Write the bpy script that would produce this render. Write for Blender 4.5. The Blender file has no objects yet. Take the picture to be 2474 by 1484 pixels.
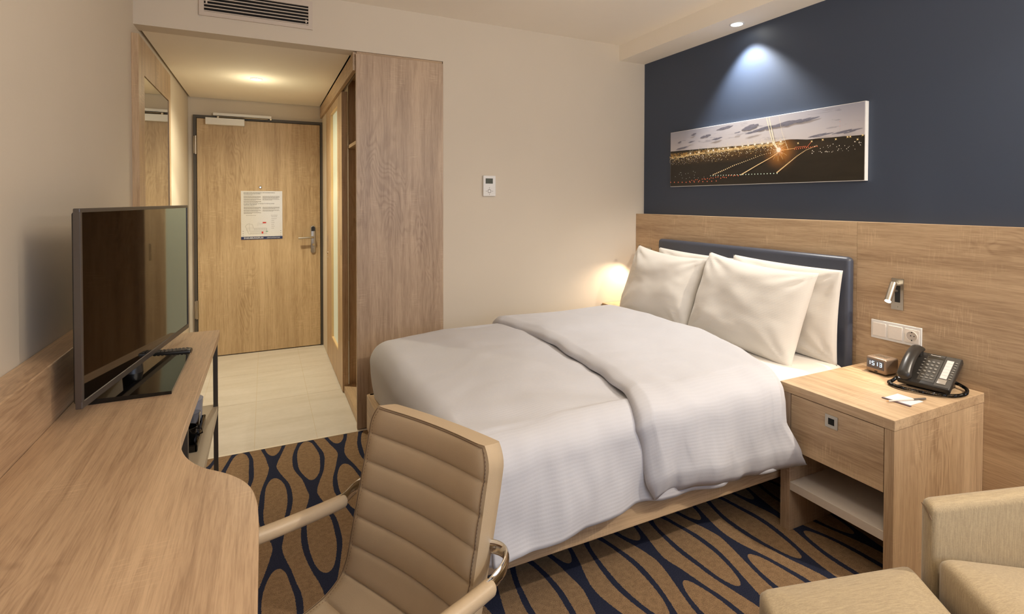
import bpy, bmesh, math, random
from math import sin, cos, pi, radians, sqrt, hypot
from mathutils import Vector, Matrix, noise
random.seed(7)
SC = bpy.context.scene
COL = SC.collection

# ------------------------------------------------------------------ camera
F_PX, CX, CY = 1255.7, 1246.1, 505.6          # for a 2474x1484 frame
YAW, PITCH, ROLL = radians(25.777), radians(0.977), radians(0.090)
EYE = Vector((0, 0, 1.37))
def cam_axes():
    cy, sy, cp, sp, cr, sr = cos(YAW), sin(YAW), cos(PITCH), sin(PITCH), cos(ROLL), sin(ROLL)
    f = Vector((sy*cp, cy*cp, -sp)); r = Vector((cy, -sy, 0)); u = r.cross(f)
    return r*cr + u*sr, u*cr - r*sr, f
_r, _u, _f = cam_axes()
cd = bpy.data.cameras.new('camera')
cam = bpy.data.objects.new('camera', cd); COL.objects.link(cam)
cam.matrix_world = Matrix(((_r.x, _u.x, -_f.x, EYE.x), (_r.y, _u.y, -_f.y, EYE.y), (_r.z, _u.z, -_f.z, EYE.z), (0, 0, 0, 1)))
cd.sensor_fit = 'HORIZONTAL'; cd.sensor_width = 36
cd.lens = F_PX/2474*36
cd.shift_x = (1237-CX)/2474; cd.shift_y = (CY-742)/2474
cd.clip_start = .02
SC.camera = cam

# ------------------------------------------------------------------ world, exposure, area lights
SC.view_settings.view_transform = 'Standard'
SC.view_settings.look = 'None'
SC.view_settings.gamma = 1
SC.view_settings.use_curve_mapping = False
SC.view_settings.exposure = 0.0
w = bpy.data.worlds.new('world'); SC.world = w; w.use_nodes = True
w.node_tree.nodes['Background'].inputs[0].default_value = (.55, .68, 1, 1)
w.node_tree.nodes['Background'].inputs[1].default_value = 1.0
SC.cycles.use_denoising = True
SC.cycles.max_bounces = 10; SC.cycles.diffuse_bounces = 6; SC.cycles.glossy_bounces = 5
SC.cycles.sample_clamp_indirect = 4
SC.cycles.caustics_reflective = False; SC.cycles.caustics_refractive = False

def light(name, kind, loc, energy, color, target=None, **kw):
    d = bpy.data.lights.new(name, kind); d.energy = energy; d.color = color
    for k, v in kw.items(): setattr(d, k, v)
    o = bpy.data.objects.new(name, d); COL.objects.link(o); o.location = loc
    if target is not None:
        o.rotation_euler = (Vector(target)-Vector(loc)).to_track_quat('-Z', 'Y').to_euler()
    return o
WARM = (1, .875, .72); WARM2 = (1, .77, .54); COOL = (.70, .82, 1)
# daylight through the window behind the camera
light('window_daylight', 'AREA', (1.05, -1.28, 1.5), 29, (.58, .74, 1), (1.05, 2, 1.2), shape='RECTANGLE', size=2.3, size_y=1.6)
# warm fill light added in the middle of the room, out of the frame above the chair
light('fill_globe_light', 'POINT', (.85, .45, 2.08), 22, WARM, shadow_soft_size=.16)
# unseen uplight added to brighten the ceiling, then the entrance downlight
light('fill_uplighter_light', 'AREA', (2.35, -.75, 1.80), 52, WARM, (1.9, -.1, 3), shape='DISK', size=.25)
light('hall_downlight_glow', 'POINT', (-.05, 4.235, 2.10), 1.8, (1, .90, .62), shadow_soft_size=.035)
light('hall_downlight_light', 'SPOT', (-.05, 4.235, 2.235), 64, (1, .90, .66), (-.05, 4.235, 0), spot_size=radians(150), spot_blend=.9, shadow_soft_size=.03)
light('hall_downlight_beam', 'SPOT', (-.05, 4.235, 2.235), 38, (1, .90, .68), (-.05, 4.235, 0), spot_size=radians(84), spot_blend=.3, shadow_soft_size=.02)
# spots in the soffit over the headboard
light('soffit_spot_light', 'SPOT', (2.513, 2.21, 2.40), 62, (1, .99, .97), (2.575, 2.15, 1.2), spot_size=radians(96), spot_blend=.6, shadow_soft_size=.02)
light('soffit_wide_light', 'SPOT', (2.513, 2.21, 2.40), 20, WARM, (1.95, 2.05, 0), spot_size=radians(95), spot_blend=.6, shadow_soft_size=.03)
light('soffit_far_light', 'SPOT', (2.513, -.10, 2.40), 160, WARM, (2.0, .75, 0), spot_size=radians(120), spot_blend=.6, shadow_soft_size=.03)
light('sink_light', 'AREA', (1.3, 4.6, 2.0), 8, (1, .93, .72), (1.3, 4.6, 0), shape='RECTANGLE', size=.8, size_y=.6)

# ------------------------------------------------------------------ mesh helpers
class MB:
    """collects boxes, tubes and grids into one mesh"""
    def __init__(s): s.v = []; s.f = []; s.uv = None
    def add(s, vs, fs, M=None):
        n = len(s.v)
        for p in vs: s.v.append(tuple(M @ Vector(p)) if M else tuple(p))
        for f in fs: s.f.append(tuple(i+n for i in f))
        return s
    def box(s, x0, x1, y0, y1, z0, z1, M=None, b=0.0):
        if b > 0:
            bm = bmesh.new()
            bmesh.ops.create_cube(bm, size=1)
            for q in bm.verts:
                q.co = Vector(((x0+x1)/2+q.co.x*(x1-x0), (y0+y1)/2+q.co.y*(y1-y0), (z0+z1)/2+q.co.z*(z1-z0)))
            b = min(b, .49*min(x1-x0, y1-y0, z1-z0))
            bmesh.ops.bevel(bm, geom=bm.edges[:], offset=b, segments=(2 if b < .006 else 4), affect='EDGES', profile=.5)
            bm.verts.index_update()
            s.add([q.co.copy() for q in bm.verts], [[q.index for q in f.verts] for f in bm.faces], M); bm.free()
        else:
            s.add([(x0,y0,z0),(x1,y0,z0),(x1,y1,z0),(x0,y1,z0),(x0,y0,z1),(x1,y0,z1),(x1,y1,z1),(x0,y1,z1)],
                  [(3,2,1,0),(4,5,6,7),(0,1,5,4),(1,2,6,5),(2,3,7,6),(3,0,4,7)], M)
        return s
    def cyl(s, p0, p1, r, r2=None, n=16, caps=True):
        p0, p1 = Vector(p0), Vector(p1); r2 = r if r2 is None else r2
        d = (p1-p0).normalized(); a = d.orthogonal().normalized(); c = d.cross(a)
        vs = [p0+(a*cos(t)+c*sin(t))*r for t in [2*pi*i/n for i in range(n)]] + [p1+(a*cos(t)+c*sin(t))*r2 for t in [2*pi*i/n for i in range(n)]]
        fs = [(i, (i+1) % n, n+(i+1) % n, n+i) for i in range(n)]
        if caps: fs += [tuple(range(n))[::-1], tuple(range(n, 2*n))]
        return s.add(vs, fs)
    def tube(s, pts, r, n=10, sq=None, close=False):
        """round tube along a polyline; sq=(w,h) gives an oval section"""
        pts = [Vector(p) for p in pts]; m = len(pts); rings = []
        up = Vector((0, 0, 1))
        for i, p in enumerate(pts):
            d = (pts[(i+1) % m]-pts[i-1]) if close else (pts[min(i+1, m-1)]-pts[max(i-1, 0)])
            d.normalize()
            a = d.cross(up)
            if a.length < .05: a = d.cross(Vector((1, 0, 0)))
            a.normalize(); c = a.cross(d)
            rr = r[i] if isinstance(r, (list, tuple)) else r
            wx, hx = (rr, rr) if sq is None else sq
            rings.append([p+a*cos(2*pi*k/n)*wx+c*sin(2*pi*k/n)*hx for k in range(n)])
        vs = [q for R_ in rings for q in R_]; fs = []
        for i in range(m if close else m-1):
            j = (i+1) % m
            for k in range(n): fs.append((i*n+k, i*n+(k+1) % n, j*n+(k+1) % n, j*n+k))
        if not close: fs += [tuple(range(n)), tuple(range((m-1)*n, m*n))[::-1]]
        return s.add(vs, fs)
    def lathe(s, prof, c=(0, 0, 0), n=24):
        vs = [(c[0]+r*cos(2*pi*k/n), c[1]+r*sin(2*pi*k/n), c[2]+z) for r, z in prof for k in range(n)]
        fs = [(i*n+k, i*n+(k+1) % n, (i+1)*n+(k+1) % n, (i+1)*n+k) for i in range(len(prof)-1) for k in range(n)]
        return s.add(vs, fs)
    def prism(s, poly, z0, z1, M=None, b=0.0):
        n = len(poly)
        vs = [(x, y, z0) for x, y in poly]+[(x, y, z1) for x, y in poly]
        fs = [tuple(range(n))[::-1], tuple(range(n, 2*n))]+[(i, (i+1) % n, n+(i+1) % n, n+i) for i in range(n)]
        if b > 0:
            bm = bmesh.new(); bv = [bm.verts.new(p) for p in vs]
            for f in fs: bm.faces.new([bv[i] for i in f])
            bm.normal_update()
            es = [e for e in bm.edges if len(e.link_faces) == 2 and e.link_faces[0].normal.dot(e.link_faces[1].normal) < .8]
            bmesh.ops.bevel(bm, geom=es, offset=b, segments=3, affect='EDGES', profile=.5)
            bm.verts.index_update()
            s.add([q.co.copy() for q in bm.verts], [[q.index for q in f.verts] for f in bm.faces], M); bm.free()
            return s
        return s.add(vs, fs, M)
    def grid(s, fn, nu, nv, M=None, uv=None):
        vs = [fn(i/nu, j/nv) for j in range(nv+1) for i in range(nu+1)]
        fs = [(j*(nu+1)+i, j*(nu+1)+i+1, (j+1)*(nu+1)+i+1, (j+1)*(nu+1)+i) for j in range(nv) for i in range(nu)]
        if uv:
            s.uv = (s.uv or {}); n0 = len(s.v)
            for j in range(nv+1):
                for i in range(nu+1): s.uv[n0+j*(nu+1)+i] = uv(i/nu, j/nv)
        return s.add(vs, fs, M)
    def mesh(s, name):
        me = bpy.data.meshes.new(name); me.from_pydata(s.v, [], s.f); me.validate()
        if s.uv:
            l = me.uv_layers.new(name='UVMap')
            for lp in me.loops: l.data[lp.index].uv = s.uv.get(lp.vertex_index, (0, 0))
        return me

def obj(name, mb, mat=None, parent=None, smooth=False, loc=None, angle=35):
    me = mb.mesh(name) if isinstance(mb, MB) else mb
    o = bpy.data.objects.new(name, me); COL.objects.link(o)
    if mat and not me.materials: me.materials.append(mat)
    if smooth:
        bm = bmesh.new(); bm.from_mesh(me); bmesh.ops.recalc_face_normals(bm, faces=bm.faces[:])
        a = radians(angle)
        for f in bm.faces: f.smooth = True
        for e in bm.edges:
            e.smooth = not (len(e.link_faces) == 2 and e.calc_face_angle(0) > a)
        bm.to_mesh(me); bm.free()
    else:
        bm = bmesh.new(); bm.from_mesh(me); bmesh.ops.recalc_face_normals(bm, faces=bm.faces[:]); bm.to_mesh(me); bm.free()
    if parent:
        o.parent = parent
        if parent.get('world_geo') and parent.type == 'EMPTY': o.location = -parent.location
    if loc: o.location = loc
    return o
def tag(o, label=None, cat=None, group=None, kind=None):
    if label: o['label'] = label
    if cat: o['category'] = cat
    if group: o['group'] = group
    if kind: o['kind'] = kind
    return o
def thing(name, label, cat, loc=(0, 0, 0), rz=0, group=None, world=False):
    o = bpy.data.objects.new(name, None); COL.objects.link(o)
    o.location = loc; o.rotation_euler = (0, 0, rz); o.empty_display_size = .1
    if world: o['world_geo'] = 1
    return tag(o, label, cat, group)
def struct(name, mb, mat, **k):
    return tag(obj(name, mb, mat, **k), kind='structure')
def copy_tree(o, parent=None):
    c = o.copy(); COL.objects.link(c); c.parent = parent
    for ch in list(o.children): copy_tree(ch, c)
    return c
def text(name, body, size, mat, M, parent, bold=0.0, spacing=1.0, align='LEFT', xs=1.0):
    cu = bpy.data.curves.new(name, 'FONT'); cu.body = body; cu.size = size; cu.align_x = align
    cu.offset = bold; cu.space_character = spacing; cu.resolution_u = 2; cu.extrude = 0
    t = bpy.data.objects.new(name+'_tmp', cu); COL.objects.link(t)
    bpy.context.view_layer.update()
    me = bpy.data.meshes.new_from_object(t.evaluated_get(bpy.context.evaluated_depsgraph_get()))
    COL.objects.unlink(t); bpy.data.objects.remove(t)
    me.transform(M @ Matrix.Diagonal((xs, 1, 1, 1)))
    me.materials.clear(); me.materials.append(mat)
    o = bpy.data.objects.new(name, me); COL.objects.link(o); o.parent = parent
    if parent.get('world_geo') and parent.type == 'EMPTY': o.location = -parent.location
    return o

# ------------------------------------------------------------------ material helpers
def new_mat(name):
    m = bpy.data.materials.new(name); m.use_nodes = True
    nt = m.node_tree; return m, nt, nt.nodes['Principled BSDF']
def lin(c):  # sRGB 0-255 -> linear
    return tuple(((x/255)/12.92 if x/255 <= .04045 else ((x/255+.055)/1.055)**2.4) for x in c)+(1,)
class X:
    """tiny node expression"""
    def __init__(s, nt, k): s.nt = nt; s.k = k
    def _m(s, op, b=None, c=None):
        n = s.nt.nodes.new('ShaderNodeMath'); n.operation = op
        for i, q in enumerate((s, b, c)):
            if q is None: continue
            if isinstance(q, X): s.nt.links.new(q.k, n.inputs[i])
            else: n.inputs[i].default_value = q
        return X(s.nt, n.outputs[0])
    def __add__(s, o): return s._m('ADD', o)
    def __sub__(s, o): return s._m('SUBTRACT', o)
    def __mul__(s, o): return s._m('MULTIPLY', o)
    def __truediv__(s, o): return s._m('DIVIDE', o)
    def __pow__(s, o): return s._m('POWER', o)
    def gt(s, o): return s._m('GREATER_THAN', o)
    def lt(s, o): return s._m('LESS_THAN', o)
    def max(s, o): return s._m('MAXIMUM', o)
    def min(s, o): return s._m('MINIMUM', o)
    def abs(s): return s._m('ABSOLUTE')
    def sin(s): return s._m('SINE')
    def cos(s): return s._m('COSINE')
    def sqrt(s): return s._m('SQRT')
    def floor(s): return s._m('FLOOR')
    def fmod(s, o): return s._m('FLOORED_MODULO', o)
    def rng(s, a, b, c=0.0, d=1.0, smooth=False):
        n = s.nt.nodes.new('ShaderNodeMapRange'); s.nt.links.new(s.k, n.inputs[0])
        if smooth: n.interpolation_type = 'SMOOTHSTEP'
        for i, q in enumerate((a, b, c, d)): n.inputs[i+1].default_value = q
        return X(s.nt, n.outputs[0])
def coords(nt, kind='Object'):
    tc = nt.nodes.new('ShaderNodeTexCoord'); sp = nt.nodes.new('ShaderNodeSeparateXYZ')
    nt.links.new(tc.outputs[kind], sp.inputs[0])
    return tc.outputs[kind], [X(nt, sp.outputs[i]) for i in range(3)]
def noise_n(nt, vec, scale, detail=2, rough=.5, dist=0.0, mapscale=None, color=False):
    if mapscale:
        mp = nt.nodes.new('ShaderNodeMapping'); mp.inputs['Scale'].default_value = mapscale
        nt.links.new(vec, mp.inputs[0]); vec = mp.outputs[0]
    n = nt.nodes.new('ShaderNodeTexNoise'); nt.links.new(vec, n.inputs['Vector'])
    n.inputs['Scale'].default_value = scale; n.inputs['Detail'].default_value = detail
    n.inputs['Roughness'].default_value = rough; n.inputs['Distortion'].default_value = dist
    return X(nt, n.outputs['Fac'])
def mix(nt, f, a, b):
    n = nt.nodes.new('ShaderNodeMix'); n.data_type = 'RGBA'
    if isinstance(f, X): nt.links.new(f.k, n.inputs[0])
    else: n.inputs[0].default_value = f
    for i, q in ((6, a), (7, b)):
        if isinstance(q, tuple): n.inputs[i].default_value = q
        else: nt.links.new(q, n.inputs[i])
    return n.outputs[2]
def bump(nt, bs, h, strength=.2, dist=.002):
    n = nt.nodes.new('ShaderNodeBump'); n.inputs['Strength'].default_value = strength; n.inputs['Distance'].default_value = dist
    nt.links.new(h.k, n.inputs['Height']); nt.links.new(n.outputs[0], bs.inputs['Normal'])
def plain(name, c, rough=.5, metal=0.0, emit=None, es=1.0, spec=None, bumpy=0.0, alpha=None):
    m, nt, b = new_mat(name)
    v, _ = coords(nt)
    n = noise_n(nt, v, 90, 2)
    col = tuple(min(1, q*1.03) for q in c[:3])+(1,); col2 = tuple(q*.96 for q in c[:3])+(1,)
    nt.links.new(mix(nt, n, col2, col), b.inputs['Base Color'])
    b.inputs['Roughness'].default_value = rough; b.inputs['Metallic'].default_value = metal
    if spec is not None: b.inputs['Specular IOR Level'].default_value = spec
    if emit: b.inputs['Emission Color'].default_value = emit; b.inputs['Emission Strength'].default_value = es
    if bumpy: bump(nt, b, noise_n(nt, v, 350, 2), bumpy, .001)
    return m
def wood(name, axis, light_c, dark_c, rough=.42, seed=0.0, contrast=1.0):
    m, nt, b = new_mat(name)
    v, _ = coords(nt)
    mp = nt.nodes.new('ShaderNodeMapping'); mp.inputs['Location'].default_value = (seed, seed*1.7, seed*.6)
    nt.links.new(v, mp.inputs[0]); v = mp.outputs[0]
    def sc(al, ac):
        s = [ac]*3; s[axis] = al; return tuple(s)
    warp = noise_n(nt, v, 1, 2, .5, mapscale=sc(1.0, 4))
    broad = noise_n(nt, v, 1, 3, .55, .4, mapscale=sc(.55, 10))
    mid = noise_n(nt, v, 1, 4, .65, 1.0, mapscale=sc(2.2, 46))
    fine = noise_n(nt, v, 1, 3, .65, .2, mapscale=sc(12, 300))
    saw = noise_n(nt, v, 1, 2, .5, mapscale=sc(200, 16))
    sawmask = noise_n(nt, v, 1, 2, .5, mapscale=sc(5, 6)).rng(.52, .66, 0, 1)
    fig = noise_n(nt, v, 1, 2, .45, .5, mapscale=sc(2.0, 8))
    figmask = noise_n(nt, v, 1, 1, .5, mapscale=sc(1.1, 3.2)).rng(.57, .68, 0, 1)
    rings = ((fig*95 + mid*3).sin()*.5+.5).rng(.35, 1, 0, 1)*figmask
    f = broad.rng(.32, .68, 0, .40) + mid.rng(.40, .66, 0, .36) + fine.rng(.42, .68, 0, .32) + rings*.26 - saw.rng(.52, .68, 0, .34)*sawmask - .10
    f = ((f - .32)*.90 + .31)*contrast
    f = f.max(0).min(1)
    nt.links.new(mix(nt, f, light_c, dark_c), b.inputs['Base Color'])
    b.inputs['Roughness'].default_value = rough
    bump(nt, b, fine*.6+mid*.4, .18, .0012)
    return m

# ------------------------------------------------------------------ materials
OAK_L, OAK_D = lin((206, 179, 144)), lin((138, 108, 80))
oak_x = wood('oak_grain_x', 0, OAK_L, OAK_D)
oak_y = wood('oak_grain_y', 1, OAK_L, OAK_D, seed=3.1)
oak_z = wood('oak_grain_z', 2, OAK_L, OAK_D, seed=5.7)
oak_z2 = wood('oak_grain_z_panel', 2, lin((194, 169, 142)), lin((130, 104, 82)), seed=9.2)
oak_desk = wood('oak_desk', 1, lin((204, 174, 140)), lin((134, 104, 78)), rough=.36, seed=1.3)
oak_door = wood('oak_door', 2, lin((204, 178, 140)), lin((144, 114, 74)), seed=12.5)
def paint(name, c, rough=.85):
    m, nt, b = new_mat(name); v, _ = coords(nt)
    n = noise_n(nt, v, 2.5, 3)
    nt.links.new(mix(nt, n, tuple(q*.97 for q in c[:3])+(1,), tuple(min(1, q*1.03) for q in c[:3])+(1,)), b.inputs['Base Color'])
    b.inputs['Roughness'].default_value = rough
    bump(nt, b, noise_n(nt, v, 260, 3), .05, .001)
    return m
wall_paint = paint('wall_paint_cream', lin((212, 201, 184)))
ceil_paint = paint('ceiling_paint', lin((246, 238, 224)))
navy_paint = paint('navy_paint', lin((57, 68, 87)), .5)
white_plastic = plain('white_plastic', lin((228, 227, 224)), .35)
dark_frame = plain('dark_grey_frame', lin((74, 68, 60)), .5)
dark_leg = plain('dark_metal_leg', lin((66, 60, 54)), .45, .3)
steel = plain('brushed_steel', lin((190, 182, 168)), .3, .95)
chrome = plain('chrome', lin((220, 215, 205)), .08, 1.0)
black_pl = plain('black_plastic', lin((34, 32, 30)), .35)
black_gl = plain('black_gloss', lin((14, 13, 12)), .06)
grey_pl = plain('grey_plastic', lin((92, 86, 80)), .4)
void = plain('dark_void', lin((22, 20, 17)), .9)  # near-black, used to colour in the shade of gaps and recesses
glow = plain('lamp_glow', (1, 1, 1, 1), .5, emit=(1, .93, .78, 1), es=30)
glow_c = plain('lamp_glow_cool', (1, 1, 1, 1), .5, emit=(1, .96, .86, 1), es=30)

def m_mirror():
    m, nt, b = new_mat('mirror'); v, _ = coords(nt)
    n = noise_n(nt, v, 4, 1)
    nt.links.new(mix(nt, n, (.80, .82, .76, 1), (.84, .85, .80, 1)), b.inputs['Base Color'])
    b.inputs['Metallic'].default_value = 1; b.inputs['Roughness'].default_value = .01
    return m
mirror_mat = m_mirror()

def m_carpet():
    m, nt, b = new_mat('patterned_carpet'); v, (x, y, z) = coords(nt)
    wob = noise_n(nt, v, 3.2, 1) - .5
    wob2 = noise_n(nt, v, 120, 2) - .5
    P, PX_ = .70, .1645
    xs = x + wob*.035 + wob2*.006 - .035 + PX_*50.5
    col = (xs/PX_).floor()
    dx = (xs/PX_ - col - .5)*PX_
    odd = col.fmod(2.0).gt(.5)
    # even columns (x = .035, .364 ...) have the near tip of an oval at y = .25 (mod .7)
    ph = (y + wob*.04 - .25 - .225 + odd*.35 + .35 + 7.0).fmod(P) - .35
    a = ph.abs()
    outer = ((a*(pi/P)).cos().max(0)**1.45)*.058 + .0175
    inner = ((X_one(nt) - (a/.225)*(a/.225)).max(0).sqrt())*.052 - (a.gt(.225))*.01
    d = dx.abs()
    line = d.lt_x(outer)*(d.gt_x(inner))
    sp = noise_n(nt, v, 330, 3, .7).rng(.3, .72, 0, 1)
    sp2 = noise_n(nt, v, 55, 2).rng(.35, .65, 0, 1)
    tan = mix(nt, sp*.8+sp2*.2, lin((106, 84, 64)), lin((196, 163, 126)))
    nav = mix(nt, sp, lin((32, 37, 56)), lin((62, 67, 90)))
    nt.links.new(mix(nt, line, tan, nav), b.inputs['Base Color'])
    b.inputs['Roughness'].default_value = 1; b.inputs['Specular IOR Level'].default_value = .1
    bump(nt, b, sp + sp2*.4 - line*.5, .7, .004)
    return m
def X_one(nt):
    n = nt.nodes.new('ShaderNodeValue'); n.outputs[0].default_value = 1.0; return X(nt, n.outputs[0])
X.lt_x = lambda s, o: s._m('LESS_THAN', o)
X.gt_x = lambda s, o: s._m('GREATER_THAN', o)
carpet_mat = m_carpet()

def m_tile():
    m, nt, b = new_mat('stone_tile'); v, _ = coords(nt)
    n = noise_n(nt, v, 1, 5, .6, 1.5, mapscale=(1.2, 5, 1)); n2 = noise_n(nt, v, 30, 3)
    nt.links.new(mix(nt, (n*.8+n2*.2).rng(.35, .65), lin((204, 196, 182)), lin((218, 211, 200))), b.inputs['Base Color'])
    b.inputs['Roughness'].default_value = .5
    bump(nt, b, n2, .05, .001); return m
tile_mat = m_tile(); grout = plain('grout', lin((206, 192, 166)), .9)

def m_cloth(name, c, stripes=True, pitch=.0125, amt=.5, axis=1):
    m, nt, b = new_mat(name)
    v, o = coords(nt, 'Object')
    n = noise_n(nt, v, 240, 3)
    tc = nt.nodes.new('ShaderNodeTexCoord'); sp = nt.nodes.new('ShaderNodeSeparateXYZ'); nt.links.new(tc.outputs['UV'], sp.inputs[0])
    s = X(nt, sp.outputs[axis])
    wv = ((s + noise_n(nt, v, 6, 2)*.004)*(2*pi/pitch)).sin()*.5+.5
    nt.links.new(mix(nt, n*.35 + (wv*.2 if stripes else n*.1), c, tuple(q*.90 for q in c[:3])+(1,)), b.inputs['Base Color'])
    b.inputs['Roughness'].default_value = .85; b.inputs['Sheen Weight'].default_value = .15
    h = n*.18 + wv*amt if stripes else n*.3
    bump(nt, b, h, .35, .002)
    return m
duvet_mat = m_cloth('white_striped_duvet', lin((200, 200, 205)), amt=.22)
pillow_mat = m_cloth('white_pillowcase', lin((226, 221, 212)), pitch=.008, amt=.22)
sheet_mat = m_cloth('white_sheet', lin((232, 227, 220)), stripes=False)
mattress_mat = plain('mattress_ticking', lin((212, 198, 176)), .9)

def m_linen():
    m, nt, b = new_mat('linen_upholstery'); v, _ = coords(nt)
    ge = nt.nodes.new('ShaderNodeNewGeometry'); sp = nt.nodes.new('ShaderNodeSeparateXYZ'); nt.links.new(ge.outputs['Normal'], sp.inputs[0])
    up = X(nt, sp.outputs[2]).abs().rng(.45, .80, 0, 1)
    top = noise_n(nt, v, 1, 3, .6, .2, mapscale=(30, 560, 560)); side = noise_n(nt, v, 1, 3, .6, .2, mapscale=(560, 560, 26))
    weft = noise_n(nt, v, 300, 2)
    f = ((top*up + side*(X_one(nt) - up))*.75 + weft*.25).rng(.38, .62)
    nt.links.new(mix(nt, f, lin((146, 128, 98)), lin((171, 152, 118))), b.inputs['Base Color'])
    b.inputs['Roughness'].default_value = .75; b.inputs['Sheen Weight'].default_value = .25
    bump(nt, b, f, .15, .001); return m
linen = m_linen()
def m_leather(name, c, rough=.42):
    m, nt, b = new_mat(name); v, _ = coords(nt)
    vo = nt.nodes.new('ShaderNodeTexVoronoi'); vo.inputs['Scale'].default_value = 520; nt.links.new(v, vo.inputs['Vector'])
    n = noise_n(nt, v, 14, 3)
    nt.links.new(mix(nt, n, tuple(q*.93 for q in c[:3])+(1,), tuple(min(1, q*1.06) for q in c[:3])+(1,)), b.inputs['Base Color'])
    b.inputs['Roughness'].default_value = rough
    bump(nt, b, X(nt, vo.outputs['Distance']), .12, .001); return m
taupe = m_leather('taupe_leather', lin((176, 155, 126)))
taupe_seam = plain('seam_thread', lin((112, 88, 66)), .7)
navy_leather = m_leather('navy_leather', lin((68, 72, 84)), .38)

# ------------------------------------------------------------------ room shell
XL, XR, XP, YW, YD, ZC, YB = -.586, 2.633, 2.557, 3.18, 5.23, 2.529, -1.35
floor = struct('floor', MB().box(-.7, 2.75, YB-.1, 5.35, -.14, -.02), grout)
cm = MB().box(XL, XR, YB, 3.153, -.018, 0.0)
tag(obj('carpet', cm, carpet_mat, floor), 'brown carpet with navy oval line pattern')
obj('edge_strip', MB().box(XL, 1.03, 3.153, 3.166, -.018, .0015), plain('pale_strip', lin((235, 228, 212)), .35, .4), floor)
obj('grout_bed', MB().box(XL, 1.10, 3.166, YD, -.018, -.0012), grout, floor)
xs_t = [XL, -.385, -.0600, .265, .590, .915, 1.10]; ys_t = [3.166, 3.92, 4.57, 5.23]
for i in range(len(xs_t)-1):
    for j in range(len(ys_t)-1):
        g = .0012
        obj('floor_tile', MB().box(xs_t[i]+g, xs_t[i+1]-g, ys_t[j]+(g if j else 0), ys_t[j+1]-g, -.018, 0.0), tile_mat, floor)
struct('wall_left', MB().box(XL-.11, XL, YB-.1, 5.35, -.02, 2.62), wall_paint)
wr = struct('wall_right', MB().box(XR, XR+.11, YB-.1, YW+.1, -.02, 2.62), navy_paint)
wf = struct('wall_far', MB().box(1.022, XR, YW, YW+.12, -.02, 2.62), wall_paint)
obj('bulkhead', MB().box(XL, 1.022, YW-.004, YW+.11, 2.248, 2.62), wall_paint, wf)
struct('wall_hall', MB().box(XL, 1.9, YD, YD+.11, -.02, 2.62), wall_paint)
wh = struct('wall_bathroom', MB().box(.492, .56, 4.865, YD, 0, 2.3).box(1.82, 1.9, YW+.12, YD, 0, 2.6).box(.56, 1.82, YW+.12, YD, 2.32, 2.40), wall_paint)
struct('ceiling', MB().box(XL, XR, YB-.1, YW, ZC, ZC+.1), ceil_paint)
ch = struct('ceiling_hall', MB().box(-.571, .470, YW+.106, YD-.012, 2.250, 2.285), ceil_paint)
struct('ceiling_void', MB().box(XL, 1.9, YW+.11, YD, 2.56, 2.66), void)  # slab coloured near-black so the ceiling gap reads as shade
struct('trim_1', MB().box(2.394, XR, YB, YW, 2.414, ZC), ceil_paint)
# rear wall with the window (behind the camera)
wx0, wx1, wz0, wz1 = -.15, 2.25, .62, 2.32
struct('wall_rear', MB().box(XL, wx0, YB-.1, YB, 0, ZC).box(wx1, XR, YB-.1, YB, 0, ZC).box(wx0, wx1, YB-.1, YB, 0, wz0).box(wx0, wx1, YB-.1, YB, wz1, ZC), wall_paint)
wn = struct('window_1', MB().box(wx0, wx1, YB-.08, YB-.03, wz0, wz0+.05).box(wx0, wx1, YB-.08, YB-.03, wz1-.05, wz1).box(wx0, wx0+.05, YB-.08, YB-.03, wz0, wz1).box(wx1-.05, wx1, YB-.08, YB-.03, wz0, wz1).box(1.02, 1.08, YB-.08, YB-.03, wz0, wz1), white_plastic)
gm, nt, b = new_mat('window_glass'); b.inputs['Transmission Weight'].default_value = 1; b.inputs['Roughness'].default_value = 0; b.inputs['IOR'].default_value = 1.45
obj('pane', MB().box(wx0+.05, 1.02, YB-.058, YB-.052, wz0+.05, wz1-.05), gm, wn)
obj('pane', MB().box(1.08, wx1-.05, YB-.058, YB-.052, wz0+.05, wz1-.05), gm, wn)

# ------------------------------------------------------------------ entrance door
d1 = struct('door_1', MB().box(-.548, -.525, 5.198, YD, 0, 2.074).box(.472, .496, 5.198, YD, 0, 2.074).box(-.548, .496, 5.198, YD, 2.074, 2.098).box(-.525, .472, 5.222, YD-.001, 0, 2.075), dark_frame)
leaf = tag(obj('door_leaf', MB().box(-.521, .468, 5.200, 5.222, .008, 2.070, b=.002), oak_door, d1), 'oak-grained door leaf')
for z0, z1 in ((1.765, 1.915), (.35, .50)):
    m = MB().box(-.545, -.527, 5.186, 5.200, z0, z1, b=.002); m.cyl((-.529, 5.188, z0-.004), (-.529, 5.188, z1+.004), .0075, n=12)
    for q in (.33, .66): m.cyl((-.529, 5.188, z0+(z1-z0)*q-.001), (-.529, 5.188, z0+(z1-z0)*q+.001), .0082, n=12)
    obj('hinge', m, steel, d1, smooth=True)
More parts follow.
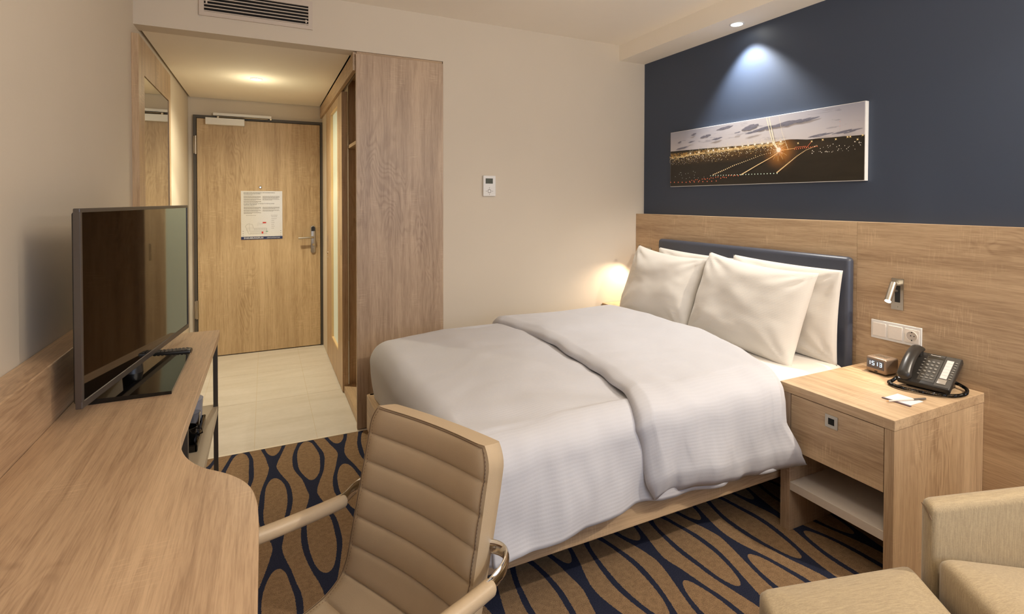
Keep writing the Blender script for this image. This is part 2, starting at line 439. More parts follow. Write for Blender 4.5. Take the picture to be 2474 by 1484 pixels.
# lock plate with lever
M_pl = MB(); n = 14
poly = [(.405+.021*cos(a), .021*sin(a)+1.110) for a in [pi*i/n for i in range(n+1)]]+[(.405+.021*cos(a), .021*sin(a)+.895) for a in [pi+pi*i/n for i in range(n+1)]]
M_rot = Matrix(((1, 0, 0, 0), (0, 0, 1, 0), (0, 1, 0, 0), (0, 0, 0, 1)))
M_pl.prism(poly, 5.186, 5.201, M=M_rot, b=.003)
pl = obj('lock_plate', M_pl, steel, d1, smooth=True)
poly = [(.405+.0165*cos(a), .0165*sin(a)+1.108) for a in [pi*i/n for i in range(n+1)]]+[(.3885, 1.080), (.4215, 1.080)]
obj('card_reader', MB().prism(poly, 5.182, 5.188, M=M_rot, b=.001), black_pl, pl)
mm = MB(); mm.cyl((.405, 5.186, 1.025), (.405, 5.150, 1.025), .012); mm.tube([(.405, 5.142, 1.025), (.398, 5.135, 1.025), (.36, 5.133, 1.024), (.275, 5.133, 1.021)], .0095, n=14)
obj('lever', mm, steel, pl, smooth=True)
mm = MB(); mm.cyl((.405, 5.187, .955), (.405, 5.176, .955), .011); mm.box(.4035, .4065, 5.168, 5.177, .944, .966)
obj('lock_cylinder', mm, chrome, pl, smooth=True)
mm = MB(); mm.lathe([(0, 0), (.012, 0), (.012, .006), (.007, .010), (0, .010)], n=16)
me = mm.mesh('peephole'); me.transform(Matrix.Translation((-.035, 5.200, 1.483)) @ Matrix.Rotation(pi/2, 4, 'X'))
obj('peephole', me, chrome, d1, smooth=True)
# door closer
dc = thing('door_closer', 'white overhead door closer with slide rail above the entrance door', 'door closer', (-.2, 5.2, 2.05), world=True)
obj('closer_body', MB().box(-.453, -.156, 5.150, 5.200, 2.018, 2.076, b=.003), white_plastic, dc)
mm = MB().box(-.397, .058, 5.168, 5.198, 2.098, 2.122, b=.002)
obj('slide_rail', mm, white_plastic, dc)
obj('rail_cap', MB().box(.046, .060, 5.166, 5.198, 2.083, 2.098, b=.001), chrome, dc)
mm = MB().tube([(-.36, 5.165, 2.085), (-.2, 5.167, 2.0885), (.03, 5.170, 2.091)], .004, n=8, sq=(.010, .0045))
mm.cyl((-.36, 5.165, 2.074), (-.36, 5.165, 2.091), .011)
obj('arm', mm, steel, dc, smooth=True)

# evacuation notice
nt_ = thing('evacuation_notice', 'white evacuation plan notice fixed to the oak entrance door', 'notice', (-.02, 5.198, 1.02), world=True)
paper = plain('notice_paper', lin((224, 222, 218)), .12)
ink = plain('notice_ink', lin((70, 66, 62)), .5); ink2 = plain('notice_ink_grey', lin((140, 134, 126)), .5)
nblue = plain('notice_navy', lin((34, 44, 84)), .3); nred = plain('notice_red', lin((205, 60, 50)), .5); ngreen = plain('notice_green', lin((96, 160, 120)), .5)
nx0, nx1, nz0, nz1 = -.190, .144, 1.018, 1.450
obj('sheet', MB().box(nx0, nx1, 5.1955, 5.2002, nz0, nz1), paper, nt_)
obj('title_band', MB().box(nx0, nx1, 5.1950, 5.1956, nz0, nz0+.024), nblue, nt_)
def MT(x, y, z): return Matrix.Translation((x, y, z)) @ Matrix.Rotation(pi/2, 4, 'X')
text('title_text', 'EVAKUIERUNGSPLAN', .0175, white_plastic, MT(nx0+.022, 5.1944, nz0+.006), nt_, bold=.0004, xs=.92)
text('title_text', '| EVACUATION PLAN', .0165, white_plastic, MT(nx0+.205, 5.1944, nz0+.006), nt_, xs=.68)
text('heading_text', 'BITTE BEACHTEN SIE IM BRANDFALL UND EVAKUIERUNGSFALL', .0078, ink, MT(nx0+.022, 5.1950, nz1-.018), nt_, bold=.0002, xs=1.14)
text('heading_text', 'BEWAHREN SIE RUHE UND HANDELN', .0078, ink, MT(nx0+.022, 5.1950, nz1-.028), nt_, bold=.0002)
text('heading_text', 'UND RUHE BEWAHREN', .0066, ink, MT(nx0+.022, 5.1950, nz1-.038), nt_)
text('heading_text', 'IN CASE OF FIRE PLEASE PAY ATTENTION TO THE FOLLOWING', .0078, ink, MT(nx0+.022, 5.1950, nz1-.116), nt_, bold=.0002, xs=1.10)
text('heading_text', 'PLEASE KEEP CALM AND ACT', .0078, ink, MT(nx0+.022, 5.1950, nz1-.126), nt_, bold=.0002)
text('heading_text', 'KEEP CALM AND CAREFULLY', .0066, ink, MT(nx0+.022, 5.1950, nz1-.136), nt_)
mm = MB(); rnd = random.Random(3)
def para(x0, x1, z, n):
    for i in range(n):
        xx = x0
        xe = x1 if i < n-1 else x0+(x1-x0)*rnd.uniform(.4, .9)
        while xx < xe-.004:
            wd = min(rnd.uniform(.004, .016), xe-xx); mm.add([(xx, 5.1951, z-i*.0052), (xx+wd, 5.1951, z-i*.0052), (xx+wd, 5.1951, z-i*.0052+.0026), (xx, 5.1951, z-i*.0052+.0026)], [(0, 1, 2, 3)])
            xx += wd+.0018
for x0, x1, z, n in ((.022, .16, .049, 4), (.172, .31, .049, 4), (.022, .16, .074, 3), (.172, .31, .072, 3), (.022, .16, .093, 3), (.022, .16, .146, 4), (.172, .31, .146, 4), (.022, .16, .172, 3), (.172, .31, .172, 3), (.022, .16, .192, 3), (.04, .14, .220, 1), (.24, .30, .220, 1)):
    para(nx0+x0, nx0+x1, nz1-z, n)
for k in range(7): para(nx0+.243, nx0+.243+rnd.uniform(.04, .06), nz1-.232-k*.0175, 1)
o = obj('body_text', mm, ink2, nt_); tag(o, kind='stuff')
mm = MB()
def ln(x0, z0, x1, z1, w_=.0012):
    a = Vector((x0, 0, z0)); c = Vector((x1, 0, z1)); d = (c-a).normalized(); q = Vector((-d.z, 0, d.x))*w_/2
    mm.add([(nx0+p.x, 5.1951, nz0+p.z) for p in (a-q, c-q, c+q, a+q)], [(0, 1, 2, 3)])
P_ = [(.034, .118), (.05, .136), (.062, .140), (.090, .132), (.098, .098), (.205, .098), (.205, .050), (.060, .048), (.034, .118)]
for (a, b_), (c, d) in zip(P_, P_[1:]): ln(a, b_, c, d, .0016)
for k in range(12): ln(.104+k*.0088, .098, .104+k*.0088, .080)
for k in range(14): ln(.074+k*.0094, .068, .074+k*.0094, .049)
ln(.10, .080, .205, .080); ln(.05, .070, .205, .068); ln(.042, .1, .095, .1); ln(.038, .085, .1, .083); ln(.065, .14, .068, .075)
for k in range(6): ln(.135+k*.006, .150-k*.002, .128+k*.012, .118+k*.004, .0008)
for k in range(3):
    for sx in (.012, .316): ln(sx, .032+k*.02, sx+.008, .032+k*.02, .004)
tag(obj('floor_plan', mm, ink2, nt_), kind='stuff')
obj('marker', MB().box(nx0+.172, nx0+.200, 5.1948, 5.1952, nz0+.142, nz0+.154), nred, nt_)
obj('marker', MB().box(nx0+.163, nx0+.176, 5.1948, 5.1952, nz0+.050, nz0+.068), nred, nt_)
obj('marker', MB().box(nx0+.196, nx0+.215, 5.1948, 5.1952, nz0+.066, nz0+.072), ngreen, nt_)
tag(nt_.children[0], 'glossy white sheet')

# ------------------------------------------------------------------ sliding door with frosted glass (bathroom)
d2 = struct('door_2', MB().box(.490, .530, 3.835, 4.085, .012, 2.135).box(.490, .530, 4.505, 4.850, .012, 2.135).box(.490, .530, 4.085, 4.505, .012, .235).box(.490, .530, 4.085, 4.505, 2.075, 2.135), oak_z)
fg = plain('frosted_glass', lin((176, 180, 160)), .45, emit=lin((228, 228, 196)), es=.30)  # weak emission stands in for bathroom light behind the opaque pane
obj('frosted_pane', MB().box(.507, .514, 4.085, 4.505, .235, 2.075), fg, d2)
bead = plain('oak_bead', lin((222, 190, 140)), .5)
mm = MB()
for y0, y1, z0, z1 in ((4.085, 4.505, .235, .247), (4.085, 4.505, 2.063, 2.075), (4.085, 4.095, .247, 2.063), (4.495, 4.505, .247, 2.063)):
    mm.box(.491, .507, y0, y1, z0, z1)
obj('glazing_bead', mm, bead, d2)
mm = MB().box(.4885, .4925, 3.885, 3.905, .975, 1.085); obj('recessed_pull', mm, steel, d2)
mm = MB().box(.4885, .4925, 4.745, 4.765, .965, 1.065); obj('recessed_pull', mm, steel, d2)
mm = MB().cyl((.4925, 4.755, .915), (.4865, 4.755, .915), .012).box(.4845, .4875, 4.752, 4.758, .905, .925).cyl((.4925, 4.755, .875), (.4865, 4.755, .875), .010)
obj('turn_lock', mm, chrome, d2)

# ------------------------------------------------------------------ wardrobe
wd = thing('wardrobe', 'oak built-in wardrobe with a tall plain side panel facing the bed', 'wardrobe', (.75, 3.5, 0), world=True)
tag(obj('side_panel', MB().box(.487, 1.0205, 3.172, 3.192, .006, 2.232, b=.0015), oak_z2, wd), 'wide oak panel facing the bed')
obj('filler_strip', MB().box(.493, 1.018, 3.186, 3.20, 2.232, 2.2475), oak_x, wd)
mm = MB().box(.474, .496, 3.29, 5.228, 2.138, 2.240).box(.474, .496, 3.196, 3.29, 2.138, 2.245)
obj('valance', mm, oak_y, wd)
obj('back_panel', MB().box(1.10, 1.118, 3.196, 3.86, .006, 2.24), oak_z, wd)
obj('partition', MB().box(.541, 1.10, 3.862, 3.882, .006, 2.24), oak_z, wd)
obj('top_panel', MB().box(.50, 1.10, 3.196, 3.86, 2.222, 2.24), oak_y, wd)
obj('base_panel', MB().box(.50, 1.10, 3.196, 3.86, .006, .05), oak_y, wd)
obj('shelf', MB().box(.535, 1.10, 3.196, 3.86, 1.735, 1.757), oak_y, wd)
obj('track', MB().box(.500, .512, 3.30, 4.85, 2.140, 2.150), steel, wd)
obj('hanging_rail', MB().cyl((.80, 3.196, 1.67), (.80, 3.86, 1.67), .0125), chrome, wd, smooth=True)

# ------------------------------------------------------------------ mirror panel on the left wall
mp = thing('mirror_panel', 'tall oak panel with a long mirror on the left hall wall', 'mirror', (-.57, 3.6, 0), world=True)
mx0, mx1 = XL+.0005, -.556
mm = MB().box(mx0, mx1, 3.125, 3.262, .006, 2.19).box(mx0, mx1, 4.030, 4.092, .006, 2.19).box(mx0, mx1, 3.262, 4.030, 2.012, 2.19).box(mx0, mx1, 3.262, 4.030, .006, .45)
obj('panel', mm, oak_z, mp)
obj('mirror_glass', MB().box(mx0, mx1-.004, 3.264, 4.028, .452, 2.010), mirror_mat, mp)

# ------------------------------------------------------------------ air vent
av = thing('air_vent', 'white slotted air vent high on the bulkhead above the hall', 'vent', (-.02, 3.17, 2.34), world=True)
vx0, vx1, vz0, vz1 = -.303, .250, 2.334, 2.492
mm = MB().box(vx0, vx1, 3.166, 3.177, vz0, vz0+.022).box(vx0, vx1, 3.166, 3.177, vz1-.03, vz1).box(vx0, vx0+.023, 3.166, 3.177, vz0+.022, vz1-.03).box(vx1-.022, vx1, 3.166, 3.177, vz0+.022, vz1-.03)
vent_w = plain('vent_white', lin((205, 192, 178)), .45)
obj('frame', mm, vent_w, av)
obj('duct_shade', MB().box(vx0+.02, vx1-.02, 3.1745, 3.1758, vz0+.02, vz1-.025), void, av)  # flat dark sheet standing in for the shade behind the slats
for k in range(6):
    z = 2.3575+k*.0178
    obj('slat', MB().box(vx0+.022, vx1-.021, 3.1655, 3.1735, z, z+.0045), vent_w, av)
for x_, z_ in ((vx0+.035, 2.395), (vx1-.034, 2.366)): obj('lever', MB().box(x_-.004, x_+.004, 3.163, 3.168, z_, z_+.018), vent_w, av)

# ------------------------------------------------------------------ thermostat
th = thing('thermostat', 'small white wall thermostat with a dark display beside the wardrobe', 'thermostat', (1.33, YW, 1.4), world=True)
ty = YW
obj('casing', MB().box(1.291, 1.380, ty-.018, ty, 1.397, 1.533, b=.004), white_plastic, th)
obj('display', MB().box(1.307, 1.358, ty-.0195, ty-.0175, 1.480, 1.514), plain('lcd', lin((58, 62, 48)), .2), th)
mm = MB(); 
for k in range(24):
    a = 2*pi*k/24; a2 = 2*pi*(k+1)/24; r0, r1 = .0095, .0125
    mm.add([(1.334+r0*cos(a), ty-.0186, 1.430+r0*sin(a)), (1.334+r1*cos(a), ty-.0186, 1.430+r1*sin(a)), (1.334+r1*cos(a2), ty-.0186, 1.430+r1*sin(a2)), (1.334+r0*cos(a2), ty-.0186, 1.430+r0*sin(a2))], [(0, 1, 2, 3)])
obj('dial_ring', mm, grey_pl, th)
mm = MB()
for x_, z_ in ((1.312, 1.430), (1.357, 1.430), (1.334, 1.408), (1.334, 1.452)): mm.box(x_-.002, x_+.002, ty-.019, ty-.0178, z_-.002, z_+.002)
tag(obj('touch_marks', mm, grey_pl, th), kind='stuff')

# ------------------------------------------------------------------ downlights
def downlight(x, y, z, label, gm_):
    t = thing('downlight', label, 'ceiling light', (x, y, z))
    obj('trim_ring', MB().lathe([(.032, -.0005), (.041, -.0005), (.041, -.004), (.034, -.006), (.032, -.003)]), white_plastic, t, smooth=True)
    obj('lamp', MB().lathe([(0, -.0022), (.031, -.0022), (.031, -.0005), (0, -.0005)]), gm_, t)
downlight(-.05, 4.235, 2.250, 'round recessed downlight lit in the hall ceiling', glow)
downlight(2.513, 2.21, 2.414, 'round recessed spotlight lit in the soffit over the headboard', glow_c)

# ------------------------------------------------------------------ headboard wall panelling, picture
wp = thing('wall_panelling', 'light oak panelling along the wall behind the bed', 'wall panel', (XR, 1.0, 0), world=True)
obj('panel', MB().box(XP, XR-.001, 1.5305, YW-.002, .0, 1.269), oak_y, wp)
oak_y2 = wood('oak_grain_y_second', 1, OAK_L, OAK_D, seed=21.3)
obj('panel', MB().box(XP, XR-.001, YB+.01, 1.5295, .0, 1.269), oak_y2, wp)

pc = thing('wall_picture', 'long panoramic picture of an airport runway at night on the navy wall', 'picture', (2.61, 2.18, 1.467), world=True)
PY0, PZ0, PW, PH = 2.864, 1.4678, 1.337, .385
def m_print():
    m, nt, b = new_mat('runway_print'); v, (x, y, z) = coords(nt)
    u = (X_one(nt)*PY0 - y)/PW; q = (z - PZ0)/PH
    hor = X_one(nt)*.652 - u*.075 + noise_n(nt, v, 9, 2)*.02 - .01 + (u - .70).abs().rng(0, .10, .028, 0, True)
    cl = noise_n(nt, v, 1, 5, .6, .6, mapscale=(1, 5.5, 30)).rng(.59, .64)*q.rng(.60, .70)*q.rng(1.02, .92)
    glow_ = (u - .55).abs().rng(0, .5, 1, 0, True)
    sky = mix(nt, q.rng(.62, 1.0), lin((196, 190, 192)), lin((158, 160, 176)))
    sky = mix(nt, glow_*.35, sky, lin((226, 218, 210)))
    sky = mix(nt, cl*.35, sky, lin((92, 92, 112)))
    gr = mix(nt, noise_n(nt, v, 1, 4, .6, .5, mapscale=(1, 4, 14)), lin((22, 19, 17)), lin((50, 43, 34)))
    gr = mix(nt, (u-.40).abs().rng(0, .5, .28, 0)*(q-.50).abs().rng(0, .14, 1, 0), gr, lin((150, 110, 60)))
    du = (u-.655)*3.47; dq = q-.47
    halo = (du*du + dq*dq).sqrt().rng(0, .34, 1, 0)**2.2
    gr = mix(nt, halo*.8, gr, lin((255, 170, 80)))
    bandq = (q - .575).abs().rng(0, .045, 1, 0)*(u.rng(.70, .60, 0, 1))*noise_n(nt, v, 1, 3, .7, mapscale=(1, 60, 60)).rng(.40, .60)
    gr = mix(nt, bandq*.75, gr, lin((235, 180, 95)))
    nt.links.new(mix(nt, q.lt_x(hor), sky, gr), b.inputs['Base Color'])
    b.inputs['Roughness'].default_value = .35
    return m
obj('backing', MB().box(2.608, XR-.001, PY0-PW, PY0, PZ0, PZ0+PH, b=.0015), white_plastic, pc)
obj('print', MB().box(2.6065, 2.6085, PY0-PW+.004, PY0-.003, PZ0+.003, PZ0+PH-.003), m_print(), pc)
px = 2.6060
def vmat(name):
    m, nt, b = new_mat(name)
    at = nt.nodes.new('ShaderNodeAttribute'); at.attribute_name = 'tint'
    nt.links.new(at.outputs['Color'], b.inputs['Base Color'])
    b.inputs['Roughness'].default_value = .4; return m
V_, F_, C_ = [], [], []
def pdot(u, v, r, c, n=6):
    k = len(V_); y = PY0-u*PW; z = PZ0+v*PH; r *= 1.25
    V_.extend((px-.0000006*k, y+r*cos(2*pi*i/n), z+r*sin(2*pi*i/n)) for i in range(n)); F_.append(tuple(range(k, k+n))); C_.append(c)
def pline(u0, v0, u1, v1, w0, w1, c):
    a = Vector((0, PY0-u0*PW, PZ0+v0*PH)); b_ = Vector((0, PY0-u1*PW, PZ0+v1*PH)); d = (b_-a).normalized(); q = Vector((0, -d.z, d.y)); k = len(V_)
    for p, w_ in ((a, w0), (b_, w1)):
        for s in (1, -1): V_.append((px-.0000006*k, p.y+s*q.y*w_, p.z+s*q.z*w_))
    F_.append((k, k+1, k+3, k+2)); C_.append(c)
def along(P, t):
    L = [hypot((b[0]-a[0])*3.47, b[1]-a[1]) for a, b in zip(P, P[1:])]; s = t*sum(L)
    for (a, b), l in zip(zip(P, P[1:]), L):
        if s <= l or (b is P[-1]): q = s/l; return a[0]+(b[0]-a[0])*q, a[1]+(b[1]-a[1])*q
        s -= l
rp = random.Random(11)
for u, v, w_, h_ in ((.365, .935, .075, .045), (.245, .843, .055, .05), (.507, .885, .075, .075), (.585, .835, .10, .05), (.68, .86, .11, .07), (.77, .87, .09, .045), (.088, .69, .07, .035), (.83, .635, .08, .035), (.935, .645, .085, .040), (.169, .905, .028, .035), (.318, .775, .055, .035), (.155, .78, .035, .025), (.07, .80, .02, .03), (.44, .83, .03, .02), (.52, .80, .06, .03)):
    for i in range(46):
        t = rp.uniform(-1, 1); k = len(V_); e = (1-t*t)*.5; uu = u+t*w_/2; vv = v+rp.uniform(-1, .7)*h_*e+t*h_*.25
        a_, b2 = rp.uniform(.008, .022)*w_/.07, rp.uniform(.10, .28)*h_/.05*.012
        g = rp.uniform(.16, .20); V_.extend((px+.0003-.0000006*k, PY0-uu*PW+a_*cos(2*pi*i_/9), PZ0+vv*PH+b2*sin(2*pi*i_/9)+a_*cos(2*pi*i_/9)*-.12) for i_ in range(9)); F_.append(tuple(range(k, k+9))); C_.append((g, g*.98, g*1.22))
GOLD, WHT, RED, ORG = (1, .72, .28), (1, .93, .80), (.95, .22, .10), (1, .55, .20)
def dots(P, n, r0, r1, c, jit=0.0):
    for i in range(n):
        t = i/(n-1); u, v = along(P, t); pdot(u+rp.uniform(-jit, jit)/3.47, v+rp.uniform(-jit, jit), r0+(r1-r0)*t, c)
def star(u, v, R_, c, n=8):
    for i in range(n):
        a = pi*i/n+.2; l = R_*(1 if i % 2 else .6)
        pline(u-cos(a)*l/PW, v-sin(a)*l/PH, u+cos(a)*l/PW, v+sin(a)*l/PH, .0004, .0004, c)
    pdot(u, v, R_*.16, WHT, 8)
B_ = [(0, .54), (.2, .56), (.387, .575), (.53, .588), (.66, .585)]
for i in range(520):
    t = rp.random()**1.1; u, v = along(B_, t); pdot(u, v-abs(rp.gauss(0, .055)), rp.uniform(.0007, .0022), rp.choice((GOLD, WHT, WHT, GOLD, (.95, .85, .5))), 5)
for i in range(150):
    t = rp.random(); u, v = along(B_, t); pline(u, v+rp.uniform(-.03, .015), u+rp.uniform(.008, .025), v+rp.uniform(-.03, .015), .0016, .0016, rp.choice(((.85, .6, .25), (.9, .7, .35), (.6, .42, .2))))
for i in range(170): pdot(rp.uniform(.0, .36), rp.uniform(.40, .52), rp.uniform(.0006, .0014), rp.choice((WHT, GOLD)), 5)
for u in (.208, .269, .335, .388, .43, .469, .50, .535, .572, .601, .630, .663, .36, .30, .15): star(u, along(B_, min(1, u/.66))[1]+.02, rp.uniform(.020, .034), (1, .84, .5), 6)
for A, w_ in (([(.592, .992), (.625, .592), (.653, .487)], .0022), ([(.605, .992), (.632, .599), (.653, .487)], .0022), ([(.652, .990), (.669, .723), (.697, .484)], .0006)):
    for (a, b_), k in zip(zip(A, A[1:]), (0, 1)): pline(a[0], a[1], b_[0], b_[1], w_*(.6+.5*k), w_*(1.1+.6*k), (1, .88, .62))
star(.653, .487, .062, (1, .80, .42), 12); star(.653, .487, .034, WHT, 10); pdot(.653, .487, .011, (1, .93, .78), 14)
A = [(.653, .455), (.619, .39), (.547, .285), (.463, .154)]
for a, b_ in zip(A, A[1:]): pline(a[0], a[1], b_[0], b_[1], .0018, .0022, ORG)
dots(A, 46, .0014, .0032, (1, .75, .40))
dots([(.822, .495), (.777, .45), (.739, .38), (.647, .16)], 34, .0016, .0036, (1, .70, .34))
pline(.66, .475, .73, .49, .0016, .001, ORG); dots([(.726, .474), (.77, .482), (.822, .484)], 12, .0022, .0022, RED)
dots([(.73, .50), (.775, .50)], 10, .0018, .0018, RED); pline(.775, .47, .80, .56, .001, .001, RED)
dots([(.647, .476), (.569, .435), (.501, .374), (.422, .309), (.381, .262), (.302, .181)], 34, .0016, .0038, (1, .78, .42))
dots([(.284, .165), (.447, .157), (.647, .147)], 24, .0028, .0028, (.75, .95, .78))
dots([(.01, .084), (.131, .071), (.257, .071), (.32, .073)], 12, .0036, .0030, RED)
dots([(.15, .10), (.209, .10), (.302, .123), (.447, .147)], 24, .0026, .003, RED, .015)
dots([(.003, .573), (.208, .601), (.387, .599)], 30, .0012, .0018, GOLD, .02)
for u, v in ((.845, .565), (.896, .555), (.94, .568), (.95, .568), (.994, .571), (.976, .524), (.742, .555), (.80, .56)): star(u, v, .008, GOLD, 4); pdot(u, v, .003, (1, .8, .4))
for i in range(46): pdot(rp.uniform(.80, .99), .38+rp.random()*.12, rp.uniform(.001, .002), WHT, 5)
for i in range(16): pdot(rp.uniform(.01, .25), rp.uniform(.13, .26), .0016, (.8, .95, .85), 5)
pline(.911, .644, .911, .814, .0007, .0004, (.45, .42, .44)); pdot(.911, .72, .0012, RED); pdot(.911, .78, .0012, RED)
me = bpy.data.meshes.new('light_dots'); me.from_pydata(V_, [], F_)
at = me.color_attributes.new('tint', 'FLOAT_COLOR', 'CORNER')
for p_, c in zip(me.polygons, C_):
    for li in p_.loop_indices: at.data[li].color = (*c, 1)
me.materials.append(vmat('print_lights'))
o = bpy.data.objects.new('printed_lights', me); COL.objects.link(o); o.parent = pc; o.location = -pc.location; tag(o, kind='stuff')

# ------------------------------------------------------------------ bed
bed = thing('bed', 'double bed with oak side rails and cream mattress, under the white duvet', 'bed', (1.5, 2.2, 0), world=True)
obj('side_rail', MB().box(.515, 2.50, 1.492, 1.520, .187, .292, b=.004), oak_x, bed)
obj('side_rail', MB().box(.515, 2.50, 2.915, 2.943, .187, .292, b=.004), oak_x, bed)
tag(obj('foot_board', MB().prism([(.502, 1.50), (.516, 1.492), (.55, 1.492), (.55, 2.943), (.516, 2.943), (.502, 2.935)], .100, .292, b=.003), oak_y, bed), 'foot board')
obj('slat_base', MB().box(.55, 2.50, 1.52, 2.915, .225, .262), void, bed)
obj('corner_bracket', MB().box(.565, .60, 2.84, 2.90, .262, .300, b=.003), black_pl, bed)
leg_mat = plain('grey_bed_leg', lin((120, 116, 114)), .45, .5)
for x_, y_ in ((.735, 1.745), (.735, 2.70), (2.30, 1.745), (2.30, 2.70)):
    obj('leg', MB().cyl((x_, y_, 0), (x_, y_, .226), .028, n=20), leg_mat, bed, smooth=True)
obj('mattress', MB().box(.575, 2.492, 1.532, 2.905, .262, .555, b=.045), mattress_mat, bed, smooth=True)
def sheet_fn(z0):
    m = MB(); m.box(.590, 2.500, 1.522, 2.915, z0, .590, b=.05); return m
tag(obj('fitted_sheet', sheet_fn(.33), sheet_mat, smooth=True), 'white fitted sheet on the mattress, showing beside the pillows', 'bed sheet')

hb = thing('headboard', 'padded navy leather headboard on the oak panelling behind the pillows', 'headboard', (2.53, 2.2, .4), world=True)
obj('cushion', MB().box(2.510, XP-.0005, 1.535, 2.882, .36, 1.100, b=.024), navy_leather, hb, smooth=True, angle=60)
obj('piping', MB().tube([(2.520, 1.553, .38), (2.520, 1.553, 1.074), (2.520, 1.562, 1.083), (2.520, 2.856, 1.083), (2.520, 2.865, 1.074), (2.520, 2.865, .38)], .0022, n=6), navy_leather, hb, smooth=True)

def fb(p, s, o_=0): return noise.noise(Vector(p)*s + Vector((o_, o_*1.3, o_*.7)))
# duvet, lower layer: flat cloth coordinates (cx, cy), edges roll over with radius R
RR = .105; X_F, Y_N, Y_F = .612, 1.555, 2.845
def drape(cx, cy, top, hem_flare=.02):
    dx = min(0, cx-X_F); dy = (cy-Y_N) if cy < Y_N else ((cy-Y_F) if cy > Y_F else 0)
    d = hypot(dx, dy)
    bx, by = max(cx, X_F), min(max(cy, Y_N), Y_F)
    if d < 1e-6: return bx, by, top, 0
    ux, uy = dx/d, dy/d
    if dx < 0: hem_flare = hem_flare*(1-abs(ux))-.03*abs(ux)
    if d < RR*pi/2: out, dn = RR*sin(d/RR), RR*(1-cos(d/RR))
    else: out, dn = RR+hem_flare*(d-RR*pi/2)/.27, RR+(d-RR*pi/2)
    return bx+ux*out, by+uy*out, top-dn, d
def duvet_pt(a, b_):
    cx = .245+(1.925-.245)*a; cy = 1.153+(3.215-1.153)*b_
    q = (cy-1.525)/(2.875-1.525)
    dome = .020*(1-(2*min(1, max(0, q))-1)**2) - .028*max(0, 1-(cx-X_F)/.30)*(cx > X_F) - (.028 if cx <= X_F else 0)
    top = .628+dome
    x, y, z, d = drape(cx, cy, top)
    n1 = fb((cx, cy*.55, 0), 3.4, 1)*.016 + fb((cx, cy, 0), 9, 2)*.0045
    dr = max(0, d-.08)
    w_ = fb((cx*1.0, cy*.6, 3), 5.5, 4)*.045*dr/.3 + fb((cx*2, cy, 1), 9, 6)*.006
    if cy < Y_N: y += w_; z += fb((cx, 0, 0), 6, 9)*.008*dr/.3
    elif cy > Y_F: y -= w_
    else: z += n1
    if cx < X_F: x += fb((cy, cx, 0), 4, 8)*.02*dr/.3
    # shallow diagonal pulls towards the near side
    z += .006*sin((cx*1.1+cy*2.1)*9+fb((cx, cy, 0), 2, 5)*4)*max(0, 1-abs(cy-1.62)/.28)*(cx > .6)
    return (x, y, z)
def duvet_uv(a, b_): return (.245+1.68*a, 1.153+2.062*b_)
dv = thing('duvet', 'white striped duvet spread over the bed with its head end folded back', 'duvet', (1.2, 2.2, .6), world=True)
m = MB(); m.grid(duvet_pt, 150, 190, uv=duvet_uv)
o = obj('lower_layer', m, duvet_mat, dv, smooth=True, angle=180)
md = o.modifiers.new('thick', 'SOLIDIFY'); md.thickness = .012; md.offset = -1
# folded band on top
def lerp_tab(tab, t):
    if t <= tab[0][0]: return tab[0][1]
    for (t0, v0), (t1, v1) in zip(tab, tab[1:]):
        if t <= t1:
            q = (t-t0)/(t1-t0); return v0+(v1-v0)*q
    return tab[-1][1]
C0, C1 = 1.160, 3.10
LTAB = [(1.142, 1.262), (1.22, 1.225), (1.32, 1.196), (1.42, 1.172), (1.50, 1.200), (1.60, 1.226), (1.78, 1.252), (1.96, 1.270), (2.25, 1.283), (2.6, 1.287), (2.9, 1.255), (3.1, 1.26)]
RTAB = [(1.142, 1.990), (1.19, 1.940), (1.32, 1.885), (1.42, 1.905), (1.50, 1.950), (1.58, 1.990), (1.745, 2.056), (1.946, 2.112), (2.146, 2.126), (2.41, 2.142), (2.81, 2.140), (3.1, 2.10)]
def band_pt(a, b_):
    cy = C0+(C1-C0)*b_
    xl, xr = lerp_tab(LTAB, cy), lerp_tab(RTAB, cy)
    cx = xl+(xr-xl)*a
    q = (cy-1.525)/(2.875-1.525)
    dome = .020*(1-(2*min(1, max(0, q))-1)**2)
    e = min(a*(xr-xl), (1-a)*(xr-xl)); e2 = min(cy-C0, C1-cy)
    puff = .040*min(1, max(0, e)/.05)**.45*(1-.25*min(1, max(0, e)/.4)) if e > 0 else 0
    puff *= min(1, max(.0, e2)/.05)**.5 if cy < 1.5 or cy > 2.9 else 1
    x, y, z, d = drape(cx, cy, .630+dome+puff, 0)
    if cy < Y_N:
        dr = max(0, d-.06)/.32
        y -= puff*min(1, d/.10) + dr*(.012+.060*a**3) - .012*sin(a*9+1)*dr
        y += fb((cx*2, cy, 2), 6, 4)*.018*dr
        z += .012*sin(a*7)*dr + .016*dr*(1-a)*0
    elif cy > Y_F: y += puff*min(1, d/.1)
    else: z += fb((cx, cy*.7, 5), 5, 3)*.010 + fb((cx, cy, 1), 11, 7)*.003
    z += .007*sin(cx*30+cy*11+fb((cx, cy, 0), 3, 1)*5)*max(0, 1-abs(cy-1.50)/.22)*.6
    x += .010*fb((cy, a*3, 0), 7, 3)*(.3+abs(2*a-1))
    return (x, y, z)
def band_uv(a, b_):
    cy = C0+(C1-C0)*b_; return (1.2+a*.8, cy+.003)
m = MB(); m.grid(band_pt, 90, 180, uv=band_uv)
o = obj('folded_layer', m, duvet_mat, dv, smooth=True, angle=180)
md = o.modifiers.new('thick', 'SOLIDIFY'); md.thickness = .014; md.offset = -1

